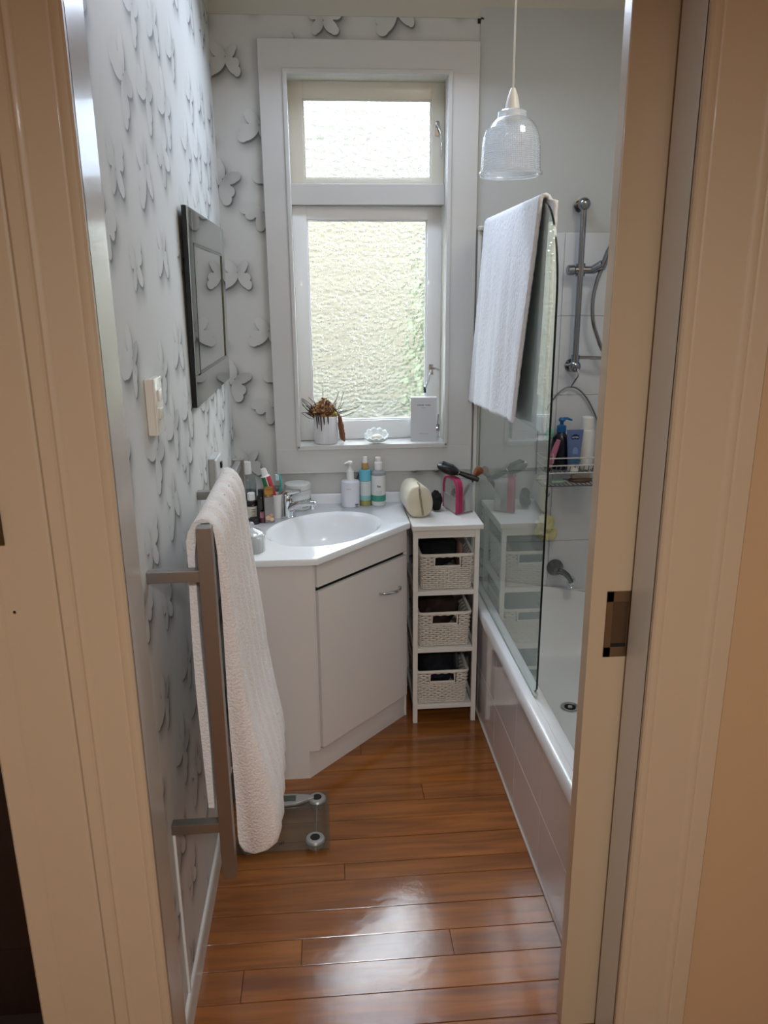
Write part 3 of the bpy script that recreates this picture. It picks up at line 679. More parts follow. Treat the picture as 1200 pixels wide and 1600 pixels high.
obj('profile_cap', MB().lathe([(0, 0), (.0135, 0), (.0145, .004), (.0145, .012), (.011, .016), (0, .017)], (.608, YB-.032, 1.873), 18).box(.608, .634, YB-.044, YB-.0165, 1.874, 1.888, .003), mat('cap_plastic', (205, 202, 192), .4), scr)
obj('bottom_seal', MB().box(.605, .617, 2.03, 3.016, .4765, .487, .002), mat('clear_seal', (190, 200, 192), .25), scr)

def drape(fn, nu, nv, thick):
    """closed cloth: fn(u,v)->(point, normal)"""
    b = MB()
    def F(u, v, s_):
        p, n_ = fn(u, v); return p+n_*(thick/2*s_)
    A_ = b.grid(lambda u, v: F(u, v, 1), nu, nv); B_ = b.grid(lambda u, v: F(u, v, -1), nu, nv)
    for i in range(nu-1):
        b.bm.faces.new((A_[i][0], B_[i][0], B_[i+1][0], A_[i+1][0])); b.bm.faces.new((A_[i][-1], A_[i+1][-1], B_[i+1][-1], B_[i][-1]))
    for j in range(nv-1):
        b.bm.faces.new((A_[0][j], A_[0][j+1], B_[0][j+1], B_[0][j])); b.bm.faces.new((A_[-1][j], B_[-1][j], B_[-1][j+1], A_[-1][j+1]))
    return b
def screen_towel(u, v):
    # v: 0 front hem .. .5 top of glass .. 1 hem inside the bath ; u along the glass
    gx, zt, R_ = .611, 1.888, .013
    Lf, Lb = .655, .63
    arc = PI*R_; tot = Lf+arc+Lb; s_ = v*tot
    if s_ < Lf: side, drop = -1, Lf-s_; x, z, n_ = gx-R_, zt-drop, Vector((-1, 0, 0))
    elif s_ < Lf+arc: an = (s_-Lf)/R_; x, z = gx-R_*math.cos(an), zt+R_*math.sin(an); n_ = Vector((-math.cos(an), 0, math.sin(an))); drop = 0; side = 0
    else: side, drop = 1, s_-Lf-arc; x, z, n_ = gx+R_, zt-drop, Vector((1, 0, 0))
    yn, yf = (2.175+.13*drop/.65, 2.895+.13*drop/.65) if side <= 0 else (2.122+.03*drop, 2.87)
    y = yn+(yf-yn)*u
    wob = .008*math.sin(u*9+drop*2)*min(1, drop*2.2)+.004*math.sin(u*23+1)*min(1, drop*3)
    if side < 0: x -= abs(wob)+.010*min(1, drop*1.5)
    elif side > 0: x += .25*abs(wob)
    if side < 0: z += .03*(1-u)*(drop/.65)-.065*0
    z += .0022*noise.noise(Vector((y*90, z*90, 3)))
    x += .0016*noise.noise(Vector((y*140, z*140, 7)))
    return Vector((x, y, z)), n_
tws = obj('bath_towel', drape(screen_towel, 90, 150, .011), TOWELW, base=(.611, 2.53, 1.24), ang=180)
tag(tws, 'bluish white terry towel hung over the top of the glass bath screen', 'towel')

# ------------------------------------------------------------------ shower fittings on the back wall
rl = thing('shower_rail', (.99, YB-.016, 1.36), 'chrome vertical shower slide rail on the tiled wall behind the bath', 'shower rail')
rx, ry = .985, YB-.065
obj('pole', MB().tube([(rx, ry, 1.385), (rx, ry, 1.965)], .0115, 16), RAILC, rl)
for z in (1.962, 1.368):
    b = MB().tube([(rx, YB-.0165, z), (rx, YB-.022, z), (rx, YB-.023, z)], [.026, .026, .02], 20).tube([(rx, YB-.02, z), (rx, ry+.01, z)], .014, 16).sph((rx, ry, z), (.0235, .0235, .0235))
    obj('wall_mount', b, RAILC, rl)
obj('slider', MB().tube([(rx-.052, ry, 1.728), (rx-.048, ry, 1.728), (rx-.026, ry, 1.728), (rx-.020, ry, 1.728), (rx+.05, ry-.006, 1.728)], [.014, .019, .019, .0145, .0145], 14).tube([(rx, ry, 1.705), (rx, ry, 1.752)], .018, 14).tube([(rx+.045, ry-.008, 1.728), (rx+.075, ry-.03, 1.746)], [.016, .019], 14), RAILC, rl)
obj('soap_dish_arm', MB().tube([(rx, ry, 1.385), (rx, ry, 1.40), (rx, ry, 1.412)], .0165, 14).tube([(rx, ry, 1.402), (rx+.05, ry-.008, 1.401), (rx+.1, ry-.02, 1.40)], .0065, 10), RAILC, rl)
obj('diverter_pin', MB().tube([(rx-.02, ry, 1.375), (rx-.042, ry-.004, 1.374)], [.006, .003], 8), RAILC, rl)
hs = thing('hand_shower', (rx+.08, ry-.03, 1.74), 'chrome hand shower with hose, clipped in the slider of the shower rail', 'hand shower')
hp = [(rx+.072, ry-.03, 1.73), (rx+.09, ry-.045, 1.79), (rx+.115, ry-.065, 1.85), (rx+.135, ry-.085, 1.895)]
obj('handle', MB().tube(hp, [.012, .0135, .014, .016], 12), RAILC, hs)
obj('spray_head', MB().lathe([(0, .022), (.02, .02), (.036, .008), (.039, 0), (.036, -.006), (0, -.006)], n=24).xf(Matrix.Translation((rx+.145, ry-.105, 1.905))@Matrix.Rotation(math.radians(60), 4, 'X')), RAILC, hs)
hz = [(rx+.072, ry-.03, 1.73), (rx+.058, ry-.03, 1.69), (rx+.046, ry-.03, 1.62), (rx+.052, ry-.03, 1.54), (rx+.085, ry-.02, 1.46), (rx+.16, ry-.01, 1.30), (rx+.20, ry, 1.0), (rx+.20, ry+.01, .75), (rx+.19, ry+.02, .58), (rx+.17, YB-.03, .53)]
def spline(pts, k=8):
    P_ = [Vector(p) for p in pts]; out = []
    for i in range(len(P_)-1):
        a, b, c, e = P_[max(i-1, 0)], P_[i], P_[i+1], P_[min(i+2, len(P_)-1)]
        for q in range(k):
            t = q/k; out.append(.5*((2*b)+(c-a)*t+(2*a-5*b+4*c-e)*t*t+(3*b-a-3*c+e)*t**3))
    out.append(P_[-1]); return out
hpz = spline(hz, 24)
obj('hose', MB().tube(hpz, [.0072+.0008*(k % 2) for k in range(len(hpz))], 8), mat('chrome_hose', (150, 150, 152), .25, metal=1), hs)

mv = thing('bath_mixer_valve', (.975, YB-.016, .55), 'round satin bath mixer with a loop lever low on the tiled wall', 'tap')
mx_, mz_ = .965, .515
MIXM = mat('satin_dark_chrome', (118, 118, 120), .28, metal=.9)
obj('rosette', MB().lathe([(0, .0), (.036, .0), (.036, .006), (.03, .014), (.022, .03), (.018, .045), (0, .047)], n=28).xf(Matrix.Translation((mx_, YB-.0165, mz_))@Matrix.Rotation(PI/2, 4, 'X')), MIXM, mv)
obj('lever', MB().tube(spline([(mx_+.004, YB-.056, mz_), (mx_+.03, YB-.062, mz_-.012), (mx_+.048, YB-.066, mz_-.03), (mx_+.058, YB-.068, mz_-.052)], 5), [.013]*5+[.012]*5+[.0105]*6, 12), MIXM, mv)
obj('lever_loop', MB().tube([(mx_+.058+.014*math.cos(t), YB-.068, mz_-.052+.024*math.sin(t)) for t in [2*PI*k/20 for k in range(20)]], .0042, 8, closed=True), CHROME, mv)

# wire caddy hung from the rail, and what it holds
cd = thing('shower_caddy', (.99, 2.95, .90), 'wire shower caddy with two racks hanging below the shower rail', 'caddy')
cx, cyb, cyf = .985, YB-.03, 2.905
b = MB().tube(spline([(cx+.006, ry-.018, 1.36), (cx+.006, ry-.030, 1.335), (cx-.002, ry-.02, 1.315), (cx-.002, cyb-.01, 1.285)], 5), .0028, 6)
arch_ = [(cx-.125, cyb, .93), (cx-.125, cyb, 1.10), (cx-.112, cyb, 1.16), (cx-.07, cyb, 1.235), (cx-.03, cyb, 1.275), (cx, cyb, 1.283), (cx+.03, cyb, 1.275), (cx+.07, cyb, 1.235), (cx+.112, cyb, 1.16), (cx+.125, cyb, 1.10), (cx+.125, cyb, .93)]
b.tube(spline(arch_, 5), .0032, 8)
obj('hanger', b, STEEL, cd)
WH2 = mat('white_coated_wire', (206, 204, 200), .4)
def rack(z, zr_, name):
    b = MB()
    for h in ((0,)+zr_):
        b.tube([(cx-.125, cyb, z+h), (cx-.125, cyf+.02, z+h), (cx-.108, cyf, z+h), (cx+.108, cyf, z+h), (cx+.125, cyf+.02, z+h), (cx+.125, cyb, z+h)], .0026, 6, closed=True)
    r = obj(name, b, WH2 if zr_ else STEEL, cd)
    for k in range(13):
        x = cx-.112+k*.0187
        obj('wire', MB().tube([(x, cyb, z+.001), (x, cyf+.012, z+.001), (x, cyf+.002, z+(zr_[0] if zr_ else .004))], .0018, 5), STEEL, r)
rack(.958, (.030, .06), 'upper_rack'); rack(.905, (), 'lower_rack')
obj('hook', MB().tube(spline([(cx-.118, cyf+.002, .903), (cx-.116, cyf-.006, .88), (cx-.108, cyf-.012, .868), (cx-.102, cyf-.008, .880)], 4), .0024, 6), STEEL, cd)
CZ = .9615
BLUE = mat('mid_blue_plastic', (98, 116, 160), .4); NAVY = mat('navy_print', (18, 34, 92), .4); PUMPB = mat('petrol_blue_plastic', (30, 96, 150), .35)
tb = thing('lotion_tube', (.985, 2.93, CZ), 'blue lotion tube standing on its white cap, dark oval logo, in the caddy', 'tube')
def flat_tube(c, w0, w1, d0, h0, h1, n=24):
    b = MB()
    R = []
    for k in range(9):
        t = k/8; z = c[2]+h0+(h1-h0)*t; a = w0+(w1-w0)*t; e = d0*(1-t)+.0015*t
        R.append([b.bm.verts.new((c[0]+a*math.copysign(abs(math.cos(2*PI*q/n))**.8, math.cos(2*PI*q/n)), c[1]+e*math.sin(2*PI*q/n), z)) for q in range(n)])
    for A_, B_ in zip(R, R[1:]):
        for q in range(n): b.bm.faces.new((A_[q], A_[(q+1) % n], B_[(q+1) % n], B_[q]))
    b.bm.faces.new(R[0][::-1]); b.bm.faces.new(R[-1]); return b
obj('body', flat_tube((.985, 2.932, CZ), .023, .034, .017, .022, .165), BLUE, tb)
obj('cap', MB().lathe([(0, 0), (.0235, 0), (.024, .002), (.0225, .024), (0, .024)], (.985, 2.932, CZ), 24), WHPL, tb)
def ellipse_plate(c, a, e, y, th=.001, n=28, tilt=0):
    b = MB(); R = [[b.bm.verts.new((c[0]+a*math.cos(2*PI*q/n), yy, c[1]+e*math.sin(2*PI*q/n))) for q in range(n)] for yy in (y, y-th)]
    for q in range(n): b.bm.faces.new((R[0][q], R[0][(q+1) % n], R[1][(q+1) % n], R[1][q]))
    b.bm.faces.new(R[0]); b.bm.faces.new(R[1][::-1]); return b
lg = obj('logo_oval', ellipse_plate((.985, CZ+.135), .0165, .0125, 2.9275).xf(Matrix.Identity(4)), NAVY, tb)
def text(s_, size, loc, rot, m_, parent, name='lettering', ext=.0003):
    cu = bpy.data.curves.new(name, 'FONT'); cu.body = s_; cu.size = size; cu.align_x = 'CENTER'; cu.align_y = 'CENTER'; cu.extrude = ext; cu.materials.append(m_)
    tmp = bpy.data.objects.new('tmp', cu); me = bpy.data.meshes.new_from_object(tmp); bpy.data.objects.remove(tmp)
    me.materials.clear(); me.materials.append(m_)
    o = bpy.data.objects.new(name, me); COL.objects.link(o); o.parent = parent; o.location = Vector(loc)-BASE[parent.name]; o.rotation_euler = rot; return o
WINK = mat('white_ink', (240, 240, 240), .5); GINK = mat('grey_ink', (90, 92, 98), .6); KINK = mat('black_ink', (30, 32, 34), .6)
text('NIVEA', .0095, (.985, 2.9262, CZ+.135), (PI/2, 0, 0), WINK, tb)
obj('wave_band', MB().box(.963, 1.007, 2.9135, 2.9165, CZ+.038, CZ+.046, .0005), mat('teal_band', (60, 130, 150), .4), tb)
obj('pale_swirl', ellipse_plate((.986, CZ+.080), .011, .017, 2.9215, .0012), mat('pale_blue_print', (130, 152, 200), .4), tb)
pb = thing('pump_bottle', (.935, 2.975, CZ), 'dark navy pump bottle with a blue pump, behind the blue tube in the caddy', 'bottle')
obj('body', MB().lathe([(0, 0), (.036, 0), (.038, .006), (.038, .10), (.034, .125), (.018, .142), (.015, .15), (0, .15)], (.945, 2.982, CZ), 28), mat('dark_navy_plastic', (18, 22, 38), .25), pb)
obj('pump_collar', MB().lathe([(0, 0), (.018, 0), (.019, .003), (.018, .026), (.008, .03), (.0075, .042), (.013, .044), (.014, .05), (.009, .058), (0, .058)], (.945, 2.982, CZ+.148), 20), PUMPB, pb)
obj('nozzle', MB().tube([(.945, 2.982, CZ+.20), (.965, 2.978, CZ+.203), (.984, 2.974, CZ+.196)], [.0065, .005, .0038], 10), PUMPB, pb)
wbt = thing('white_bottle', (1.045, 2.965, CZ), 'tall white bottle at the right end of the caddy, half hidden by the door', 'bottle')
obj('body', MB().lathe([(0, 0), (.027, 0), (.029, .004), (.029, .15), (.026, .16), (0, .16)], (1.045, 2.965, CZ), 24), WHPL, wbt)
obj('cap', MB().lathe([(0, 0), (.024, 0), (.024, .045), (.021, .05), (0, .05)], (1.045, 2.965, CZ+.16), 24), WHPL, wbt)
rz = thing('pink_razor', (.895, 2.925, CZ), 'pink handled razor leaning in the left end of the caddy', 'razor')
obj('handle', MB().tube([(.884, 2.93, CZ+.006), (.894, 2.925, CZ+.05), (.906, 2.92, CZ+.095), (.916, 2.918, CZ+.128)], [.009, .0115, .0115, .008], 10), mat('dusty_pink_plastic', (186, 112, 136), .4), rz)
obj('grip_dots', MB().box(.893, .899, 2.9115, 2.914, CZ+.035, CZ+.075, .001), mat('pale_pink_rubber', (210, 170, 180), .6), rz)
obj('blade_head', MB().box(.868, .890, 2.918, 2.942, CZ+.002, CZ+.016, .003), BLACKP, rz)
gp = thing('green_pouf', (.885, 2.95, CZ), 'small mint green scrub on a cord at the left end of the caddy', 'bath puff')
obj('mesh', lump((.893, 2.975, 1.10), (.017, .014, .024), 11, .5, 60), mat('mint_mesh', (120, 190, 160), .8), gp)
obj('cord', MB().tube([(.893, 2.975, 1.12), (.893, YB-.03, 1.16), (.896, YB-.028, 1.20)], .0015, 5), WHPL, gp)
nbz = thing('nail_brush', (1.02, 2.94, .908), 'brown wooden bath brush with pale bristles on the lower rack', 'brush')
obj('handle', MB().sph((1.02, 2.94, .9205), (.05, .026, .012), 28, 12), mat('brown_brush_wood', (96, 72, 58), .5), nbz)
bb = MB()
for i in range(16):
    for j in range(5): bb.tube([(.984+i*.0048, 2.924+j*.008, .930), (.984+i*.0048, 2.924+j*.008, .955)], .0013, 4)
bo = obj('bristles', bb, mat('bristle', (190, 180, 165), .8), nbz); bo['kind'] = 'stuff'
sb = obj('soap_bar', MB().box(.895, .955, 2.922, 2.965, .908, .924, .007, 3), mat('sage_soap', (150, 172, 158), .4), base=(.925, 2.943, .908)); tag(sb, 'pale green soap bar lying on the left of the lower rack', 'soap')
lf_ = obj('bath_sponge', lump((.905, YB-.05, .70), (.042, .030, .052), 21, .55, 45), mat('pale_yellow_mesh', (208, 202, 150), .85), base=(.905, YB-.05, .648)); tag(lf_, 'yellow mesh bath puff hanging on the wall under the caddy', 'bath puff')

# ------------------------------------------------------------------ pendant lamp
pl = thing('pendant_lamp', (.541, 2.3, 1.962), 'prismatic glass pendant lamp hanging on a white cord', 'lamp')
lx, ly = .541, 2.3
PG = glassy('prismatic_glass', (.93, .95, .96, 1), haze=.421, hazecol=(.80, .83, .85, 1), refl=1.4, rough=.08)
prof = []
def bell(t): # from neck to rim
    pts = [(.036, .150), (.046, .146), (.058, .136), (.069, .120), (.076, .100), (.079, .078), (.080, .050), (.081, .022), (.083, .010)]
    k = t*(len(pts)-1); i = min(int(k), len(pts)-2); f = k-i
    return pts[i][0]*(1-f)+pts[i+1][0]*f, pts[i][1]*(1-f)+pts[i+1][1]*f
prof = [(bell(k/56)[0]+(.0011 if k % 2 else 0), bell(k/56)[1]) for k in range(57)]
def prism_grid(m):      # pressed grid of the glass: milkier along its ribs
    nt = m.node_tree; N = nt.nodes; L = nt.links
    tc = N.new('ShaderNodeTexCoord'); sx = N.new('ShaderNodeSeparateXYZ'); L.new(tc.outputs['Object'], sx.inputs[0])
    at = N.new('ShaderNodeMath'); at.operation = 'ARCTAN2'; L.new(sx.outputs[1], at.inputs[0]); L.new(sx.outputs[0], at.inputs[1])
    def band(src, k):
        a = N.new('ShaderNodeMath'); a.operation = 'MULTIPLY'; a.inputs[1].default_value = k; L.new(src, a.inputs[0])
        f = N.new('ShaderNodeMath'); f.operation = 'SINE'; L.new(a.outputs[0], f.inputs[0])
        g = N.new('ShaderNodeMath'); g.operation = 'GREATER_THAN'; g.inputs[1].default_value = .35; L.new(f.outputs[0], g.inputs[0]); return g.outputs[0]
    mxm = N.new('ShaderNodeMath'); mxm.operation = 'MAXIMUM'; L.new(band(at.outputs[0], 104), mxm.inputs[0]); L.new(band(sx.outputs[2], 2*PI/.0050), mxm.inputs[1])
    mr = N.new('ShaderNodeMapRange'); mr.inputs[3].default_value = .28; mr.inputs[4].default_value = .62; L.new(mxm.outputs[0], mr.inputs[0])
    for n in N:
        if n.type == 'MIX_SHADER' and abs(n.inputs[0].default_value-.421) < 1e-3: L.new(mr.outputs[0], n.inputs[0])
prism_grid(PG)
shd = obj('shade', MB().lathe(prof, (lx, ly, 1.962), 144, rad=lambda q, z: 1+(.012 if round(q*144) % 2 else 0)), PG, pl, ang=180)
obj('rim', MB().tube([(lx+.0845*math.cos(t), ly+.0845*math.sin(t), 1.969) for t in [2*PI*k/48 for k in range(48)]], .0052, 8, closed=True), glassy('rim_glass', (.93, .95, .96, 1), haze=.3, refl=2.5, rough=.03), shd)
obj('neck', MB().lathe([(.034, .148), (.040, .150), (.040, .164), (.035, .168), (.034, .160)], (lx, ly, 1.962), 40), PG, shd)
obj('lamp_holder', MB().lathe([(0, .225), (.006, .224), (.010, .215), (.015, .200), (.019, .180), (.0205, .166), (.0205, .156), (.022, .155), (.022, .140), (0, .14)], (lx, ly, 1.962), 28), WHPL, pl)
obj('bulb', MB().sph((lx, ly, 1.962+.085), (.028, .028, .034)).lathe([(.013, .115), (.013, .142), (0, .142)], (lx, ly, 1.962), 20), glassy('bulb_glass', (.96, .96, .97, 1), haze=.2), pl)
obj('cord', MB().tube([(lx, ly, 2.186), (lx, ly, 2.44), (lx, ly, ZC-.012)], .0026, 8), mat('cord_white', (205, 202, 194), .6), pl)
obj('ceiling_rose', MB().lathe([(0, -.03), (.02, -.03), (.045, -.01), (.05, 0), (0, 0)], (lx, ly, ZC-.0005), 28), WHPL, pl)

# ------------------------------------------------------------------ left wall: mirror, switch, outlet, towel rail
mr = thing('wall_mirror', (-.35, 2.5, 1.35), 'rectangular wall mirror with a wide faceted mirror border and black sides', 'mirror')
MIR = mat('mirror_silver', (212, 216, 214), .02, metal=1); MIRB = mat('mirror_border', (190, 194, 192), .03, metal=1)
my0, my1, mz0, mz1, fx = 2.135, 2.90, 1.352, 1.872, -.3465
lean = Matrix.Translation((-.36, 0, mz0))@Matrix.Rotation(math.radians(1.0), 4, 'Y')@Matrix.Translation((.36, 0, -mz0))
obj('backing', MB().box(-.3585, fx-.001, my0, my1, mz0, mz1, .001).xf(lean), BLACKP, mr)
fw_ = .085
def bord(y0, y1, z0, z1): return MB().box(fx-.0015, fx+.003, y0, y1, z0, z1, .0024, 1).xf(lean)
obj('border', bord(my0, my0+.075, mz0+.085, mz1), MIRB, mr); obj('border', bord(my1-.075, my1, mz0+.085, mz1), MIRB, mr)
obj('border', bord(my0+.076, my1-.076, mz1-.088, mz1), MIRB, mr); obj('border', bord(my0, my1, mz0, mz0+.084), MIRB, mr)
obj('inner_bead', MB().box(fx-.001, fx+.004, my0+.075, my0+.082, mz0+.084, mz1-.088, .001, 1).box(fx-.001, fx+.004, my1-.082, my1-.075, mz0+.084, mz1-.088, .001, 1).box(fx-.001, fx+.004, my0+.075, my1-.075, mz1-.095, mz1-.088, .001, 1).box(fx-.001, fx+.004, my0+.075, my1-.075, mz0+.084, mz0+.091, .001, 1).xf(lean), mat('mirror_bead', (96, 106, 102), .08, metal=1), mr)
obj('mirror_glass', MB().box(fx-.001, fx+.0005, my0+.08, my1-.08, mz0+.089, mz1-.093).xf(lean), MIR, mr)

sw = thing('light_switch', (X0, 1.62, 1.37), 'white double rocker switch box on the wallpaper below the mirror', 'switch')
SWM = mat('switch_plastic', (226, 220, 208), .18, coat=.6)
obj('mounting_box', MB().box(X0, X0+.017, 1.588, 1.66, 1.372, 1.488, .003), SWM, sw)
obj('face_plate', MB().box(X0+.016, X0+.021, 1.588, 1.66, 1.372, 1.488, .002), SWM, sw)
for z in (1.452, 1.415):
    obj('rocker', MB().box(X0+.020, X0+.025, 1.608, 1.640, z-.012, z+.012, .003).xf(Matrix.Identity(4)), SWM, sw)
ol = thing('wall_outlet', (X0, 2.44, 1.06), 'grey white power outlet with a black switch, beside the towel rail', 'outlet')
OLM = mat('outlet_plastic', (176, 178, 174), .4)
obj('mounting_box', MB().box(X0, X0+.020, 2.345, 2.46, 1.065, 1.165, .003), OLM, ol)
obj('face_plate', MB().box(X0+.019, X0+.025, 2.343, 2.462, 1.063, 1.160, .002), mat('outlet_face', (208, 210, 206), .3), ol)
obj('black_switch', MB().box(X0+.024, X0+.031, 2.425, 2.445, 1.118, 1.138, .002), BLACKP, ol)
pc = obj('power_cord', MB().tube(spline([(X0+.026, 2.44, 1.10), (X0+.05, 2.44, 1.095), (X0+.05, 2.40, 1.05), (X0+.03, 2.30, .99), (X0+.02, 2.2, .95), (-.30, 2.125, .93)], 8), .0036, 8), WHPL, base=(X0, 2.3, .93)); tag(pc, 'white flex curving from the outlet to the towel rail', 'cord')

tr = thing('heated_towel_rail', (-.25, 1.78, .38), 'square section chrome towel rail ladder on the left wall', 'towel rail')
RX0, RX1 = -.257, -.227
for y in (1.452, 2.097): obj('post', MB().box(RX0, RX1, y, y+.03, .392, 1.213, .0015), SATIN, tr)
for z in (1.198, .98, .76, .53): obj('rung', MB().box(RX0+.008, RX1-.006, 1.481, 2.098, z-.011, z+.011, .002), SATIN, tr)
for y in (1.452, 2.097):
    for z in (1.112, .524):
        obj('wall_bracket', MB().box(X0, RX0+.001, y+.003, y+.027, z-.012, z+.012, .0015), SATIN, tr)
def rail_towel():
    """bath sheet folded in thick layers over the top rung: closed section swept along the rail"""
    b = MB(); ny = 90; Y0, Y1 = 1.492, 1.965
    def sec(t, y):
        k = (y-Y0)/(Y1-Y0)
        near = max(0, 1-k/.10); far = max(0, (k-.94)/.06)
        rib = .0042*math.sin(k*34+.7)+.002*math.sin(k*71)
        zb = .402+.02*k+.02*near**2
        prof_ = ((1.17, -.213), (1.0, -.200), (.86, -.186), (.74, -.170), (.62, -.146), (.52, -.128), (.45, -.124), (.3, -.13))
        def outx(z):
            for (z1, x1), (z2, x2) in zip(prof_, prof_[1:]):
                if z >= z2: 
                    f = min(max((z1-z)/(z1-z2), 0), 1); x = x1+(x2-x1)*f; break
            q = min(max((1.19-z)/.75, 0), 1)
            return x+rib*(.5+.6*(1-q))-.012*near**2*(.4+q)-.012*far**2+.004*math.sin(z*13+k*3)*q-.03*k*max(0, q-.45)
        inx = -.2235
        pts = []
        zz = [zb+.05+(1.15-zb-.05)*i/26 for i in range(27)]
        ob = outx(zb+.05)
        bot = [(inx+.002, zb+.030), (inx+.012, zb+.008), (inx+.035, zb), (ob-.028, zb+.006), (ob-.008, zb+.024)]
        pts += bot+[(outx(z), z) for z in zz]
        ox = outx(1.15)
        for i in range(1, 10):
            a = PI*i/10; cxm, rr_ = (ox-.286)/2, (ox+.286)/2
            pts.append((cxm+rr_*math.cos(a), 1.152+(.068+rib*.6)*math.sin(a)))
        for i in range(16): z = 1.148-(1.148-.55-.03*math.sin(k*7))*i/15; pts.append((-.286-.003*math.sin(z*9+k*5), z))
        for i in range(16): z = .55+.03*math.sin(k*7)+(1.14-.55)*i/15; pts.append((-.2695+.0015*math.sin(z*11), min(z, 1.150)))
        pts += [(-.262, 1.190), (-.252, 1.2115), (-.235, 1.2115), (-.2275, 1.19)]
        for i in range(22): z = 1.15-(1.15-zb-.05)*i/21; pts.append((inx+.001*math.sin(z*14), z))
        return pts
    R = []
    for i in range(ny+1):
        y = Y0+(Y1-Y0)*i/ny
        R.append([b.bm.verts.new((x, y+.003*noise.noise(Vector((x*40, z*12, 1))), z+.0015*noise.noise(Vector((y*60, x*60, z*30))))) for x, z in sec(0, y)])
    n = len(R[0])
    for A_, B_ in zip(R, R[1:]):
        for q in range(n): b.bm.faces.new((A_[q], A_[(q+1) % n], B_[(q+1) % n], B_[q]))
    b.bm.faces.new(R[0][::-1]); b.bm.faces.new(R[-1]); return b
rt_ = obj('bath_towel', rail_towel(), TOWEL, base=(-.24, 1.78, .40), ang=70); tag(rt_, 'thick white bath towel folded over the chrome towel rail', 'towel')

# ------------------------------------------------------------------ bathroom scale
sc = thing('bathroom_scale', (-.155, 2.115, 0), 'square clear glass bathroom scale on the floor before the vanity', 'scale')
GS = glassy('scale_glass', (.80, .84, .80, 1), refl=1.3, haze=.05, hazecol=(.5, .5, .48, 1))
sx0_, sx1_, sy0_, sy1_ = -.310, -.022, 1.978, 2.262
obj('platform', MB().box(sx0_, sx1_, sy0_, sy1_, .020, .026, .002, 2), GS, sc)
SIL = mat('silver_plastic', (168, 168, 166), .3, metal=.5)
for x, y in ((sx0_+.04, 2.025), (sx1_-.045, 2.025), (sx0_+.04, 2.222), (sx1_-.040, 2.222)):
    f = obj('foot', MB().lathe([(0, 0), (.024, 0), (.025, .012), (.029, .016), (.031, .023), (.027, .029), (.0165, .031), (0, .031)], (x, y, 0), 28).xf(Matrix.Identity(4)), SIL, sc)
    obj('contact_pad', MB().lathe([(0, 0), (.0155, 0), (.015, .0012), (0, .0012)], (x, y, .0305), 24), BLACKP, f)
db = MB().prism([(-.255, 2.190), (-.195, 2.183), (-.13, 2.187), (-.095, 2.205), (-.072, 2.213), (-.072, 2.228), (-.10, 2.233), (-.13, 2.240), (-.20, 2.243), (-.255, 2.238)], .026, .036, .003)
dsp = obj('display_housing', db, SIL, sc)
obj('display', MB().box(-.215, -.132, 2.200, 2.230, .0355, .0368), mat('grey_lcd', (74, 78, 74), .25), dsp)
for x in (sx0_+.04, sx1_-.043): obj('cable_rod', MB().tube([(x, 2.045, .017), (x+.002, 2.20, .017)], .0025, 6), SIL, sc)
for k in range(3): obj('printed_mark', MB().box(-.178+k*.006, -.175+k*.006, 2.0+k*.004, 2.014+k*.004, .0261, .0265), BLACKP, sc)

# ------------------------------------------------------------------ window sill
zs = WZ0+.014
pt = thing('flower_pot', (.005, 3.078, zs), 'white ribbed pot of dried brown flowers on the window sill', 'plant pot')
POT = mat('white_ceramic', (226, 226, 228), .4)
px_, py_ = .005, 3.076
obj('pot', MB().lathe([(0, 0), (.043, 0), (.047, .006), (.0475, .108), (.0455, .111), (.044, .108), (.043, .095), (0, .095)], (px_, py_, zs), 96, rad=lambda q, z: 1+(.022*math.cos(q*2*PI*24) if .004 < z < .1075 else 0)), POT, pt, ang=60)
BRN = mat('dried_brown', (112, 70, 42), .85, noise_amt=.5, noise_scale=70); TANB = mat('dried_tan', (186, 140, 86), .85, noise_amt=.3, noise_scale=60); OLV = mat('dried_olive', (140, 128, 62), .85, noise_amt=.3, noise_scale=60); TWG = mat('dark_twig', (58, 46, 42), .8)
rn = random.Random(9)
fm = MB()
for k in range(420):
    a = rn.uniform(0, 2*PI); r = .054*math.sqrt(rn.random()); p = Vector((px_-.010+r*math.cos(a), py_+r*.65*math.sin(a), zs+.112+rn.uniform(0, .070)*(1-(r/.062)**2)))
    u_ = Vector((rn.uniform(-1, 1), rn.uniform(-1, 1), rn.uniform(-1, 1))).normalized()*.008; v_ = u_.orthogonal().normalized()*.006; c_ = u_.cross(v_).normalized()*.003
    vs_ = [fm.bm.verts.new(t) for t in (p-u_, p-v_+c_, p+u_, p+v_+c_)]; f_ = fm.bm.faces.new(vs_); f_.material_index = 0 if rn.random() < .68 else 1
fo = obj('flower_head', fm, [BRN, TANB], pt, recalc=False); fo['kind'] = 'stuff'
obj('moss', lump((px_, py_, zs+.105), (.042, .04, .016), 31, .3, 60), TANB, pt)
obj('seed_pod', lump((px_+.034, py_-.016, zs+.118), (.015, .014, .012), 33, .2, 80), OLV, pt)
def twig(p0, p1, r=.0012, bend=.012):
    p0, p1 = Vector(p0), Vector(p1); m_ = p0.lerp(p1, .5)+Vector((rn.uniform(-bend, bend), rn.uniform(-.006, .006), rn.uniform(-bend, bend))); return spline([p0, m_, p1], 4), r
for k in range(44):
    a = rn.uniform(0, PI*.75) if k % 2 else rn.uniform(PI*.75, PI); ln = rn.uniform(.05, .10) if k % 3 else rn.uniform(.10, .15)
    side = math.cos(a); e = (px_+side*ln*.95, py_+rn.uniform(-.03, .012), zs+.115+max(.01, math.sin(a)*ln*.75))
    e = (max(e[0], WX0+.018), min(e[1], SY-.004), e[2])
    s_, r_ = twig((px_+side*.02, py_, zs+.10), e); obj('twig', MB().tube(s_, r_, 5), TWG, pt)
